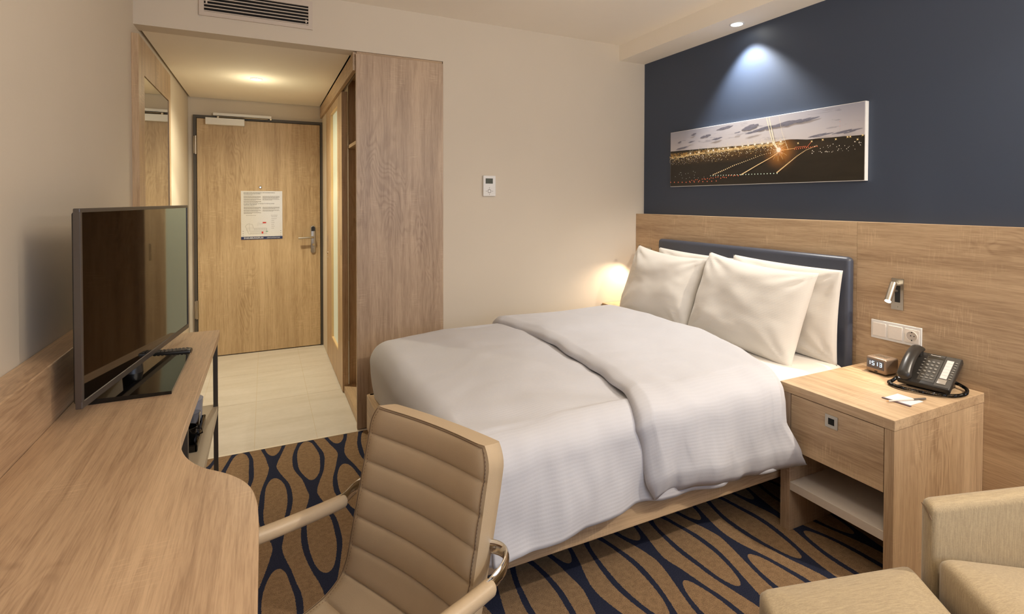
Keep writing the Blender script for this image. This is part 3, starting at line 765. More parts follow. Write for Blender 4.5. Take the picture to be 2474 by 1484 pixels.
# pillows
def pillow(label, bottom, top, W, T, rz=0.0, seed=0, sag=0.0, name='pillow', grp=None):
    b_, t_ = Vector(bottom), Vector(top); up = (t_-b_); Hh = up.length; up.normalize()
    side = Vector((0, -1, 0)) + up*0; side = (side-up*side.dot(up)).normalized()
    nrm = side.cross(up).normalized()
    if nrm.x > 0: nrm = -nrm
    M_ = Matrix.Rotation(rz, 4, nrm) if rz else Matrix.Identity(4)
    C = (b_+t_)/2
    def pt(sgn):
        def f(a, c):
            u, v = 2*a-1, 2*c-1
            k = (1-abs(u)**3.0)*(1-abs(v)**3.0)
            th = T/2*max(0, k)**.5
            x = W/2*u*(1-.035*(1-v*v)*abs(u)); y = Hh/2*v*(1-.035*(1-u*u)*abs(v)*(1+sag*(v > 0)))
            wr = fb((u*1.4, v*1.4, seed), 1.3, seed)*.014 + fb((u*2, v*2, seed), 2.2, seed+3)*.003
            r = hypot(abs(u)-1, abs(v)-1); ang = math.atan2(1-abs(v), 1-abs(u))
            wr += .0075*sin(ang*13+seed)*max(0, 1-r/.9)*min(1, k*6)
            y -= sag*.05*(1-u*u)*max(0, v)
            h = th+wr*min(1, k*5)*(1 if sgn > 0 else .3)
            p = side*x+up*y+nrm*(h*sgn)
            return tuple(C+(M_ @ p))
        return f
    m = MB(); n = 44
    uvf = lambda a, c: (a*W+(fb((a*2, c*2, seed), 2, seed))*.01, c*Hh)
    m.grid(pt(1), n, n, uv=uvf); m.grid(pt(-1), n, n, uv=uvf)
    me = m.mesh('pillow'); bm = bmesh.new(); bm.from_mesh(me)
    bmesh.ops.remove_doubles(bm, verts=bm.verts[:], dist=.0004); bm.to_mesh(me); bm.free()
    o = obj(name, me, pillow_mat, smooth=True, angle=180)
    return tag(o, label, 'pillow', grp)
G = 'white pillows against the headboard'
pillow('white pillow at the back nearest the telephone nightstand, its corner showing past the front one', (2.446, 1.868, .588), (2.462, 1.856, 1.048), .640, .100, seed=2, grp=G)
pillow('white pillow at the back far side, only its top edge showing over the front one', (2.446, 2.50, .588), (2.460, 2.49, 1.040), .64, .100, seed=7, grp=G)
pillow('front white pillow leaning on the headboard nearest the telephone nightstand', (2.232, 1.972, .592), (2.385, 1.942, 1.045), .690, .165, seed=4, sag=.25, grp=G)
pillow('front white pillow leaning on the headboard on the far side by the thermostat wall', (2.232, 2.640, .596), (2.385, 2.612, 1.040), .650, .165, rz=radians(.5), seed=9, sag=.3, grp=G)

# ------------------------------------------------------------------ nightstands
shelf_white = plain('shelf_white', lin((206, 196, 184)), .4)
def nightstand(label, x0, x1, y0, y1, grp):
    t = thing('nightstand', label, 'nightstand', ((x0+x1)/2, (y0+y1)/2, 0), group=grp, world=True)
    zt = .612
    obj('top', MB().box(x0, x1, y0, y1, .575, zt, b=.0012), oak_y, t)
    obj('side_panel', MB().box(x0+.002, x1, y0+.0015, y0+.0335, 0, .574, b=.001), oak_z, t)
    obj('side_panel', MB().box(x0+.002, x1, y1-.046, y1-.004, 0, .574, b=.001), oak_z2, t)
    ya, yb = y0+.035, y1-.0475
    dr = obj('drawer', MB().box(x0+.003, x0+.022, ya+.0015, yb-.0015, .344, .572, b=.001).box(x0+.022, x1-.05, ya+.01, yb-.01, .36, .372), oak_y, t)
    yc = (ya+yb)/2+.008
    m = MB().box(x0+.0005, x0+.0035, yc-.0245, yc+.0245, .498, .510).box(x0+.0005, x0+.0035, yc-.0245, yc+.0245, .535, .547).box(x0+.0005, x0+.0035, yc-.0245, yc-.012, .510, .535).box(x0+.0005, x0+.0035, yc+.012, yc+.0245, .510, .535)
    h = obj('recessed_pull', m, steel, dr)
    obj('shelf', MB().box(x0+.004, x1-.01, ya-.001, yb+.001, .172, .206, b=.001), shelf_white, t)
    obj('back_panel', MB().box(x1-.012, x1-.002, ya, yb, .19, .574), oak_y, t)
    m = MB().box(x0+.0026, x0+.0031, yc-.0125, yc+.0125, .5095, .5355)
    obj('pull_shade', m, void, dr)  # flat dark patch painted as the shade inside the pull
    return t
nightstand('oak nightstand with a drawer and white shelf, the telephone standing on it', 1.949, 2.5555, 1.032, 1.474, 'nightstands')
nightstand('oak nightstand mostly hidden behind the far pillow and the duvet', 2.245, 2.5555, 2.955, 3.176, 'nightstands')

# ------------------------------------------------------------------ reading lamps
def reading_lamp(yc, label, aim, en, cone):
    t = thing('reading_lamp', label, 'wall lamp', (XP, yc, .95), group='reading lamps on the oak panelling')
    y0, y1, z0, z1 = -.0245, .0245, -.0685, .0715
    m = MB().box(-.004, 0, y0, y1, .040, z1).box(-.004, 0, y0, y1, z0, -.035).box(-.004, 0, y0, y0+.012, -.035, .040).box(-.004, 0, .010, y1, -.035, .040)
    obj('plate', m, steel, t)
    obj('recess', MB().box(-.002, -.0008, y0+.01, .012, -.037, .042), black_pl, t)
    for z in (.055, -.055): obj('screw', MB().cyl((-.0035, 0, z), (-.0062, 0, z), .0042, n=12), steel, t, smooth=True)
    hd = obj('head', MB().cyl((-.030, .002, .052), (-.086, -.006, -.022), .0135, n=24), steel, t, smooth=True)
    obj('lens', MB().cyl((-.0855, -.006, -.0215), (-.0868, -.006, -.0232), .0115, n=20), glow, hd)
    obj('hinge', MB().cyl((-.003, .003, .015), (-.042, .003, .020), .006, n=12), steel, t, smooth=True)
    p = Vector((XP-.090, yc-.006, .95-.027))
    light('reading_lamp_light', 'SPOT', p, en, WARM2, aim, spot_size=radians(cone), spot_blend=.8, shadow_soft_size=.012)
    return t
reading_lamp(1.3495, 'small steel reading lamp lit above the switch plate by the telephone', (2.28, 1.39, .61), 6, 84)
reading_lamp(3.025, 'small steel reading lamp mostly hidden behind the far pillow', (2.33, 3.14, .66), 12, 112)

# switch plate
sw = thing('switch_plate', 'white double switch and socket plate under the reading lamp', 'switch plate', (XP, 1.353, .777))
obj('frame', MB().box(-.009, 0, -.1035, .1035, -.0425, .0425, b=.002), white_plastic, sw)
plate2 = plain('switch_rocker', lin((236, 228, 218)), .3)
for yc in (.066, -.001):
    obj('rocker', MB().box(-.0125, -.008, yc-.0285, yc+.0285, -.0300, .0300, b=.0015), plate2, sw)
sk = obj('socket', MB().box(-.0115, -.008, -.0965, -.0395, -.0300, .0300, b=.0015), plate2, sw)
me = MB().lathe([(.0205, .0), (.0205, .0025), (.0225, .0025), (.0225, 0)], n=28).mesh('socket_rim'); me.transform(Matrix.Translation((-.0115, -.068, 0)) @ Matrix.Rotation(-pi/2, 4, 'Y'))
obj('rim', me, plate2, sk, smooth=True)
me = MB().lathe([(0, .0004), (.0203, .0004)], n=28).mesh('socket_well'); me.transform(Matrix.Translation((-.0115, -.068, 0)) @ Matrix.Rotation(-pi/2, 4, 'Y'))
obj('well', me, plain('socket_well', lin((196, 186, 176)), .5), sk)
m = MB()
for dy in (.0045, -.0085): m.cyl((-.0118, -.068+dy-.0005, .002), (-.0124, -.068+dy-.0005, .002), .0026, n=10)
m.box(-.0126, -.0118, -.0705, -.0655, -.0205, -.0150).box(-.0126, -.0118, -.0705, -.0655, .0150, .0205)
obj('contact', m, black_pl, sk)

# ------------------------------------------------------------------ alarm clock
ck_m = plain('clock_bronze', lin((150, 132, 116)), .3, .55)
ck = thing('alarm_clock', 'bronze grey digital alarm clock reading 15 13 on the nightstand', 'alarm clock', (2.447, 1.350, .6125), radians(-5))
hw, hd_, hh = .0445, .042, .071
obj('casing', MB().box(-hd_, hd_, -hw, hw, .003, hh, b=.009), ck_m, ck, smooth=True, angle=50)
obj('foot', MB().box(-hd_+.01, hd_-.01, -hw+.01, hw-.01, 0, .004), black_pl, ck)
scr = plain('clock_screen', lin((84, 84, 92)), .1)
ds = obj('display', MB().box(-hd_-.0006, -hd_+.001, -hw+.008, hw-.008, .022, hh-.010), scr, ck)
seg = plain('clock_digit', (.5, .7, 1, 1), .4, emit=(.55, .78, 1, 1), es=2.2)
SEG = {'1': 'bc', '5': 'afgcd', '3': 'abgcd', '7': 'abc'}
m = MB()
def digit(ch, yc, zc, wd_=.0048, ht=.0080, t=.0011):
    x0, x1 = -hd_-.0011, -hd_-.0005
    R_ = {'a': (-wd_, wd_, ht*2-t, ht*2+t), 'g': (-wd_, wd_, ht-t, ht+t), 'd': (-wd_, wd_, -t, t), 'f': (wd_-t, wd_+t, ht, 2*ht), 'b': (-wd_-t, -wd_+t, ht, 2*ht), 'e': (wd_-t, wd_+t, 0, ht), 'c': (-wd_-t, -wd_+t, 0, ht)}
    for s in SEG[ch]:
        y0, y1, z0, z1 = R_[s]; m.box(x0, x1, yc+y0, yc+y1, zc+z0, zc+z1)
for ch, yc in (('1', .0285), ('5', .0105), ('1', -.0035), ('3', -.0215)): digit(ch, yc, .036)
obj('digits', m, seg, ds)
m = MB()
for k in range(5): m.box(-.016, .012, -.026+k*.012, -.018+k*.012, hh-.0005, hh+.0015, b=.0006)
obj('button', m, steel, ck)
obj('snooze_slot', MB().box(-hd_-.001, -hd_+.002, -.008, .004, .009, .014), black_pl, ck)

# ------------------------------------------------------------------ telephone
ph_m = plain('telephone_plastic', lin((46, 43, 40)), .33); ph_m2 = plain('telephone_panel', lin((70, 66, 60)), .4)
key_m = plain('telephone_key', lin((128, 124, 116)), .35); lab_m = plain('telephone_label', lin((206, 200, 194)), .45)
tp = thing('telephone', 'black desk telephone with handset and coiled cord on the nightstand', 'telephone', (2.349, 1.232, .6125), radians(-79.6))
TL = radians(27.0)
MS = Matrix.Translation((0, 0, .012)) @ Matrix.Rotation(TL, 4, 'X')
W_, L_ = .168, .196
obj('base', MB().box(-.006, W_, 0, L_, -.006, .018, M=MS, b=.006), ph_m, tp, smooth=True, angle=50)
obj('stand', MB().add([(.02, .02, 0), (W_-.02, .02, 0), (W_-.02, .150, 0), (.02, .150, 0), (.02, .06, .03), (W_-.02, .06, .03), (W_-.02, .165, .082), (.02, .165, .082)], [(3, 2, 1, 0), (4, 5, 6, 7), (0, 1, 5, 4), (1, 2, 6, 5), (2, 3, 7, 6), (3, 0, 4, 7)]), ph_m, tp)
pn = obj('keypad_panel', MB().box(.058, .113, .020, .190, .0175, .0188, M=MS).box(.116, W_-.004, .006, .190, .0175, .0188, M=MS), ph_m2, tp)
me_key = MB().lathe([(0, .0045), (.0035, .0045), (.0048, .0036), (.0052, 0)], n=14).mesh('key')
me_key.materials.append(key_m)
for r in range(4):
    for c in range(3):
        me2 = me_key if (r, c) == (0, 0) else me_key
        o = bpy.data.objects.new('key', me_key); COL.objects.link(o); o.parent = pn
        o.matrix_local = MS @ Matrix.Translation((.070+c*.0155, .138-r*.0205, .0186))
me_sq = MB().box(-.005, .005, -.003, .003, 0, .003, b=.001).mesh('soft_key'); me_sq.materials.append(key_m)
for r in range(2):
    for c in range(3):
        o = bpy.data.objects.new('key', me_sq); COL.objects.link(o); o.parent = pn
        o.matrix_local = MS @ Matrix.Translation((.070+c*.0155, .054-r*.0155, .0186))
for r in range(8):
    o = bpy.data.objects.new('key', me_sq); COL.objects.link(o); o.parent = pn
    o.matrix_local = MS @ Matrix.Translation((.156, .158-r*.0145, .0186)) @ Matrix.Diagonal((.8, .9, 1, 1))
me_sm = MB().box(-.0035, .0035, -.0025, .0025, 0, .003, b=.001).mesh('small_key'); me_sm.materials.append(key_m)
for r in range(6):
    o = bpy.data.objects.new('key', me_sm); COL.objects.link(o); o.parent = pn
    o.matrix_local = MS @ Matrix.Translation((.054, .150-r*.019, .0180))
obj('label_strip', MB().box(.124, .146, .055, .168, .0185, .0194, M=MS), lab_m, tp)
m = MB()
for k in range(1, 6): m.box(.125, .145, .055+k*.0188, .0556+k*.0188, .0194, .0196, M=MS)
obj('label_line', m, key_m, tp)
obj('navigator', MB().box(.122, .150, .020, .048, .0185, .0215, M=MS, b=.003), plain('nav_key', lin((150, 142, 130)), .35), tp, smooth=True)
obj('lcd', MB().box(.062, .112, .163, .172, .0187, .0196, M=MS), plain('phone_lcd', lin((60, 56, 48)), .15), tp)
obj('brand_plate', MB().box(.060, .114, .176, .188, .0187, .0200, M=MS), ph_m2, tp)
text('brand_text', 'Panasonic', .0085, lab_m, MS @ Matrix.Translation((.066, .179, .0203)), tp, bold=.0002)
# handset: arched bar with an ear and a mouth cup
prof = []
for i in range(25):
    t = i/24; y = -.004+.200*t
    prof.append((y, .034+.026*sin(pi*t)**.9))
m = MB(); rings = []
for i, (y, h) in enumerate(prof):
    t = i/24; wv = .0225+.004*abs(2*t-1)**3 - .010*(max(0, abs(2*t-1)-.9)/.1)**2
    hv = .0135+.004*abs(2*t-1)**2 - .008*(max(0, abs(2*t-1)-.9)/.1)**2
    rings.append([(MS @ Vector((.022+cos(2*pi*k/16)*wv, y, h+sin(2*pi*k/16)*hv))) for k in range(16)])
vs = [q for r in rings for q in r]; fs = [(i*16+k, i*16+(k+1) % 16, (i+1)*16+(k+1) % 16, (i+1)*16+k) for i in range(24) for k in range(16)]
fs += [tuple(range(16))[::-1], tuple(range(24*16, 25*16))]
m.add(vs, fs)
for yy in (.020, .172):
    m.cyl(MS @ Vector((.022, yy, .040)), MS @ Vector((.022, yy, .019)), .0235, .0195, n=20)
obj('handset', m, ph_m, tp, smooth=True)
# coiled cord
path = [(-.004, .002, .030), (-.020, -.006, .012), (-.024, -.030, .009), (.0, -.052, .009), (.03, -.062, .009), (.07, -.060, .009), (.11, -.050, .009), (.15, -.030, .009), (.185, .005, .009), (.200, .050, .009), (.198, .090, .010), (.185, .125, .013), (.150, .145, .020)]
def cr(P, n):
    out = []
    for i in range(len(P)-1):
        p0, p1, p2, p3 = [Vector(P[max(0, min(len(P)-1, k))]) for k in (i-1, i, i+1, i+2)]
        for j in range(n):
            t = j/n; out.append(.5*((2*p1)+(-p0+p2)*t+(2*p0-5*p1+4*p2-p3)*t*t+(-p0+3*p1-3*p2+p3)*t*t*t))
    return out+[Vector(P[-1])]
pp = cr(path, 100); turns = 135; pts = []
for i, p in enumerate(pp):
    d = (pp[min(i+1, len(pp)-1)]-pp[max(i-1, 0)]).normalized(); s_ = d.cross(Vector((0, 0, 1))).normalized(); u_ = s_.cross(d)
    a = 2*pi*turns*i/(len(pp)-1); pts.append(p+s_*cos(a)*.0055+u_*sin(a)*.0055)
obj('coiled_cord', MB().tube(pts, .0016, n=5), black_gl, tp, smooth=True)

# notepad and pencil
pad = thing('notepad', 'small white notepad beside the telephone', 'notepad', (2.182, 1.128, .6125), radians(0))
obj('page', MB().box(-.048, .048, -.044, .044, 0, .0022), plain('notepad_paper', lin((226, 220, 216)), .6), pad)
obj('binding', MB().box(-.051, -.041, -.050, .048, 0, .003), plain('pad_band', lin((104, 88, 92)), .6), pad)
pn_ = thing('pencil', 'slim grey pencil lying across the notepad', 'pencil', (2.18, 1.115, .618), radians(-17))
obj('shaft', MB().cyl((-.078, 0, .0), (.030, 0, .0), .0030, n=8), plain('pencil_white', lin((214, 204, 196)), .4), pn_, smooth=True)
obj('tip', MB().cyl((-.078, 0, 0), (-.090, 0, 0), .0030, .0004, n=8), plain('pencil_wood', lin((204, 160, 110)), .6), pn_, smooth=True)
obj('cap', MB().cyl((.030, 0, 0), (.082, 0, 0), .0040, n=10), grey_pl, pn_, smooth=True)

# ------------------------------------------------------------------ desk
desk = thing('desk', 'long oak desk along the left wall, widening in a curve towards the front', 'desk', (-.3, 1.2, 0), world=True)
front = [(-.187, 2.703), (-.1855, 2.60), (-.187, 2.378), (-.188, 2.10), (-.189, 1.848), (-.190, 1.66), (-.1905, 1.56), (-.189, 1.500), (-.182, 1.448), (-.167, 1.396), (-.145, 1.351), (-.118, 1.314), (-.092, 1.288), (-.067, 1.259), (-.042, 1.220), (-.026, 1.177), (-.0175, 1.129), (-.0145, 1.083), (-.013, 1.0), (-.013, .60), (-.013, -.75), (-.507, -.75), (-.507, 2.703)]
def smooth_poly(P, lo, hi):
    out = P[:lo]
    for i in range(lo, hi):
        p0, p1, p2, p3 = [Vector(P[k]+(0,)) for k in (i-1, i, i+1, i+2)]
        for j in range(3):
            t = j/3; q = .5*((2*p1)+(-p0+p2)*t+(2*p0-5*p1+4*p2-p3)*t*t+(-p0+3*p1-3*p2+p3)*t*t*t); out.append((q.x, q.y))
    return out+P[hi:]
poly = smooth_poly(front, 5, 18)
obj('desktop', MB().prism(poly, .750, .780, b=.0015), oak_desk, desk)
obj('back_panel', MB().box(XL+.001, -.508, -.75, 2.703, .62, .936, b=.003), oak_desk, desk)
for x_, y_ in ((-.201, 2.638), (-.47, 2.638), (-.201, 1.66), (-.03, -.6)):
    obj('leg', MB().box(x_-.0085, x_+.0085, y_-.011, y_+.011, 0, .750), dark_leg, desk)
obj('lower_shelf', MB().box(-.505, -.1925, 1.64, 2.660, .424, .457, b=.001), plain('desk_shelf_beige', lin((186, 172, 148)), .4), desk)

# television
tv = thing('television', 'slim black television on its stand on the desk', 'television', (-.371, 2.1655, .820), math.atan2(.989, .150))
TW, TH = .915, .527
tvf = plain('tv_bezel', lin((92, 86, 82)), .32, .5); tvb = plain('tv_back', lin((36, 34, 33)), .4)
m = MB()
b0, b1 = .011, .019
m.box(-TW/2, TW/2, -.006, .010, 0, b1, b=.002).box(-TW/2, TW/2, -.006, .010, TH-b0, TH, b=.002).box(-TW/2, -TW/2+b0, -.006, .010, b1-.001, TH-b0+.001, b=.0004).box(TW/2-b0, TW/2, -.006, .010, b1-.001, TH-b0+.001, b=.0004)
obj('bezel', m, tvf, tv)
def m_screen():
    m, nt, b = new_mat('tv_screen'); v, _ = coords(nt)
    nt.links.new(mix(nt, noise_n(nt, v, 3, 1), (.004, .0035, .003, 1), (.006, .005, .004, 1)), b.inputs['Base Color'])
    b.inputs['Roughness'].default_value = .035; b.inputs['IOR'].default_value = 1.75; b.inputs['Specular IOR Level'].default_value = .75
    return m
m = MB().box(-TW/2+b0-.002, TW/2-b0+.002, -.0035, .008, b1-.002, TH-b0+.002)
obj('screen', m, m_screen(), tv)
m = MB().box(-TW/2+.012, TW/2-.012, .008, .020, .010, TH-.010, b=.006).box(-.30, .30, .018, .055, .05, .38, b=.012)
obj('back_cover', m, tvb, tv)
Rz = Matrix.Rotation(-math.atan2(.989, .150), 4, 'Z')
def loc_tv(x, y, z): return Rz @ Vector((x+.371, y-2.1655, z-.82))
m = MB(); pts = [loc_tv(*p) for p in ((-.470, 1.866, .7805), (-.258, 1.866, .7805), (-.258, 2.312, .7805), (-.470, 2.312, .7805), (-.470, 1.866, .796), (-.258, 1.866, .790), (-.258, 2.312, .790), (-.470, 2.312, .796))]
m.add(pts, [(3, 2, 1, 0), (4, 5, 6, 7), (0, 1, 5, 4), (1, 2, 6, 5), (2, 3, 7, 6), (3, 0, 4, 7)])
obj('stand_plate', m, black_gl, tv)
m = MB().cyl((-.055, .022, -.028), (-.055, .022, .06), .030, .020, n=24)
obj('stand_neck', m, black_pl, tv, smooth=True)

rc = thing('remote_control', 'black remote control lying behind the television stand', 'remote control', (-.334, 2.339, .7805), radians(-3))
obj('body', MB().box(-.078, .078, -.0225, .0225, 0, .018, b=.007), black_pl, rc, smooth=True, angle=60)
m = MB()
for i in range(11):
    for j in range(3): m.box(-.068+i*.0125, -.0605+i*.0125, -.0165+j*.012, -.0095+j*.012, .0175, .0205)
obj('button', m, grey_pl, rc)

# things on the desk's lower shelf
tr = thing('tray', 'black serving tray on the shelf under the desk', 'tray', (-.345, 2.33, .4575), world=False)
m = MB(); m.box(-.115, .115, -.145, .145, 0, .006, b=.002)
for x0, x1, y0, y1 in ((-.120, -.110, -.15, .15), (.110, .120, -.15, .15), (-.12, .12, -.15, -.14), (-.12, .12, .14, .15)): m.box(x0, x1, y0, y1, 0, .026, b=.003)
obj('tray_body', m, black_gl, tr)
ib = thing('ice_bucket', 'grey cylindrical ice bucket at the back of the black tray', 'ice bucket', (-.292, 2.475, .464))
obj('bucket', MB().lathe([(0, 0), (.050, 0), (.054, .004), (.058, .088), (.0595, .092), (.056, .093), (.050, .010), (0, .008)], n=36), plain('bucket_grey', lin((150, 154, 168)), .35), ib, smooth=True)
obj('lid', MB().lathe([(0, .100), (.045, .099), (.057, .094), (.057, .090), (0, .090)], n=36), plain('bucket_lid', lin((168, 172, 184)), .35), ib, smooth=True)
cup = thing('cup', 'black cup standing on the black tray under the desk', 'cup', (-.268, 2.275, .464))
obj('body', MB().lathe([(0, 0), (.022, 0), (.030, .02), (.034, .055), (.032, .055), (.027, .02), (0, .004)], n=28), black_gl, cup, smooth=True)
obj('handle', MB().tube([(.031, 0, .045), (.048, 0, .042), (.050, 0, .025), (.028, 0, .016)], .003, n=8), black_gl, cup, smooth=True)
sa = thing('drinking_glass', 'clear drinking glass on the black tray beside the ice bucket', 'glass', (-.258, 2.365, .464))
gl, nt, b = new_mat('clear_glass'); b.inputs['Transmission Weight'].default_value = 1; b.inputs['Roughness'].default_value = .01; b.inputs['IOR'].default_value = 1.45
obj('glass_body', MB().lathe([(0, 0), (.021, 0), (.026, .075), (.0245, .075), (.0195, .008), (0, .008)], n=28), gl, sa, smooth=True)

# ------------------------------------------------------------------ office chair
TH_C = radians(206.93)
n_ = Vector((cos(TH_C), sin(TH_C), 0)); base_c = Vector((.244, 1.1062, 0)) + n_*.22
oc = thing('office_chair', 'taupe ribbed leather office chair with padded chrome arms at the desk', 'office chair', tuple(base_c), TH_C)
prof = [(-.3163, .8585), (-.302, .795), (-.288, .735), (-.2735, .672), (-.2585, .608), (-.2445, .548), (-.2345, .505), (-.2150, .470), (-.175, .447), (-.12, .440), (-.04, .440), (.05, .443), (.14, .447), (.20, .444), (.235, .428), (.250, .400)]
pc_ = cr([(a, 0, b) for a, b in prof], 14)
# arclength resample
Ls = [0]
for a, b_ in zip(pc_, pc_[1:]): Ls.append(Ls[-1]+(b_-a).length)
def at_L(L):
    L = max(0, min(Ls[-1], L))
    for i in range(len(Ls)-1):
        if L <= Ls[i+1]:
            q = (L-Ls[i])/(Ls[i+1]-Ls[i]+1e-9); p = pc_[i].lerp(pc_[i+1], q); t = (pc_[i+1]-pc_[i]).normalized(); return p, t
    return pc_[-1], (pc_[-1]-pc_[-2]).normalized()
PITCH_R = .0635; HWC = .192
def chair_surf(L, s):
    """front surface point; s in -1..1"""
    p, t = at_L(L); nn = Vector((-t.z, 0, t.x)); nn = nn if nn.dot(Vector((1, 0, .6))) > 0 else -nn
    bend = max(0, min(1, (.46-L)/.12))
    conc = .020*(1-s*s)*bend + .010*(1-s*s)*(1-bend)
    ph = (L-.004)/PITCH_R; fr = ph-math.floor(ph); rib = (4*fr*(1-fr))**.38
    edge = max(0, 1-abs(s)**12)
    hw = HWC + .008*max(0, 1-bend) - .020*max(0, 1-L/.05)**2
    q = p + nn*(-conc + .0115*rib*edge) ; q = q+Vector((0, s*hw, 0))
    return q, nn
Ltot = Ls[-1]; NL = 240; NS = 30
m = MB(); rings = []
for i in range(NL+1):
    L = Ltot*i/NL; ring = []
    for j in range(NS+1):
        s = -1+2*j/NS; q, nn = chair_surf(L, s*.992); ring.append(q - nn*.0012*max(0, abs(s)-.93)/.07)
    th = .057 if L < .1 else .057-.010*min(1, (L-.1)/.3)
    for k, (sy, dz) in enumerate(((1.0, .014), (1.004, .5), (.992, .92))):
        q, nn = chair_surf(L, 1.0); ring.append(q+Vector((0, (sy-1)*HWC+.002, 0))-nn*(th*dz if dz < 1 else th))
    for j in range(NS+1):
        s = 1-2*j/NS; q, nn = chair_surf(L, s*.975); p0, t0 = at_L(L)
        ring.append(Vector((0, q.y, 0))+Vector((p0.x, 0, p0.z))-nn*(th+.014*(1-s*s)))
    for k, (sy, dz) in enumerate(((.992, .92), (1.004, .5), (1.0, .014))):
        q, nn = chair_surf(L, -1.0); ring.append(q-Vector((0, (sy-1)*HWC+.002, 0))-nn*(th*dz))
    rings.append(ring)
NR = len(rings[0]); vs = [q for r in rings for q in r]
fs = [(i*NR+k, i*NR+(k+1) % NR, (i+1)*NR+(k+1) % NR, (i+1)*NR+k) for i in range(NL) for k in range(NR)]
# top cap, slightly domed
def cap(i, sign):
    r = rings[i]; p, t = at_L(Ltot*i/NL); f = []
    half = NS+1
    A = list(range(half)); B = [half+3+(NS-j) for j in range(half)]
    for j in range(NS): f.append((i*NR+A[j], i*NR+A[j+1], i*NR+B[j+1], i*NR+B[j]))
    f.append((i*NR+A[NS], i*NR+half, i*NR+half+1, i*NR+half+2, i*NR+B[NS]))
    f.append((i*NR+A[0], i*NR+NR-1, i*NR+NR-2, i*NR+NR-3, i*NR+B[0]))
    return f
fs += cap(0, 1)+cap(NL, -1)
m.add(vs, fs)
tag(obj('seat_shell', m, taupe, oc, smooth=True, angle=50), 'one piece ribbed leather seat and back')
for s in (-.992, .965):
    obj('seam', MB().tube([chair_surf(Ltot*i/160, s)[0]+chair_surf(Ltot*i/160, s)[1]*-.0002 for i in range(1, 160)], .0008, n=5), taupe_seam, oc, smooth=True)
obj('seam', MB().tube([chair_surf(.006, -.955+1.91*i/30)[0]+chair_surf(.006, -.955+1.91*i/30)[1]*.0008 for i in range(31)], .0008, n=5), taupe_seam, oc, smooth=True)
# stitches beside the seam
m = MB()
for s in (-.93, .975):
    L = .012
    while L < Ltot-.05:
        q, nn = chair_surf(L, s); q2, _n = chair_surf(L+.0035, s)
        m.tube([q+nn*.0002, q2+nn*.0002], .0005, n=4); L += .0075
st = obj('stitching', m, taupe_seam, oc); tag(st, kind='stuff')
m = MB()
for sg in (-1, 1):
    pass
for sg in (1, -1):
    yb = .238*sg
    fr_pts = cr([(-.285, .15*sg, .655), (-.318, .196*sg, .655), (-.322, .226*sg, .650), (-.298, .240*sg, .640), (-.262, yb, .628), (-.225, yb, .624)], 8)
    ar = thing  # frame loop: back part
    f_ = obj('arm_frame', MB().tube(fr_pts, .010, n=14, sq=(.006, .015)), chrome, oc, smooth=True)
    f2 = cr([(.045, yb, .652), (.085, yb, .648), (.112, yb, .615), (.105, yb*.98, .50), (.06, .205*sg, .415), (.03, .15*sg, .395)], 8)
    obj('arm_frame', MB().tube(f2, .010, n=14, sq=(.006, .015)), chrome, oc, smooth=True)
    pad_pts = cr([(-.262, yb, .6235), (-.20, yb, .6275), (-.10, yb, .637), (-.01, yb, .648), (.058, yb, .652)], 8)
    rr = [.0165]*len(pad_pts); rr[0] = .014; rr[-1] = .014
    obj('arm_pad', MB().tube(pad_pts, rr, n=18), taupe, oc, smooth=True, angle=60)
m = MB().cyl((-.02, 0, .10), (-.02, 0, .30), .030).cyl((-.02, 0, .28), (-.02, 0, .40), .018)
obj('gas_lift', m, black_pl, oc, smooth=True)
obj('seat_plate', MB().box(-.13, .10, -.10, .10, .365, .385, b=.004), black_pl, oc)
m = MB()
for k in range(5):
    a = 2*pi*k/5+.3
    m.tube([(-.02+.03*cos(a), .03*sin(a), .11), (-.02+.15*cos(a), .15*sin(a), .095), (-.02+.28*cos(a), .28*sin(a), .07)], [.02, .016, .012], n=10)
obj('star_base', m, chrome, oc, smooth=True)
for k in range(5):
    a = 2*pi*k/5+.3; cx_, cy_ = -.02+.28*cos(a), .28*sin(a)
    obj('caster', MB().cyl((cx_-.012*sin(a), cy_+.012*cos(a), .028), (cx_+.012*sin(a), cy_-.012*cos(a), .028), .028, n=18).cyl((cx_, cy_, .03), (cx_, cy_, .07), .006), black_pl, oc, smooth=True)

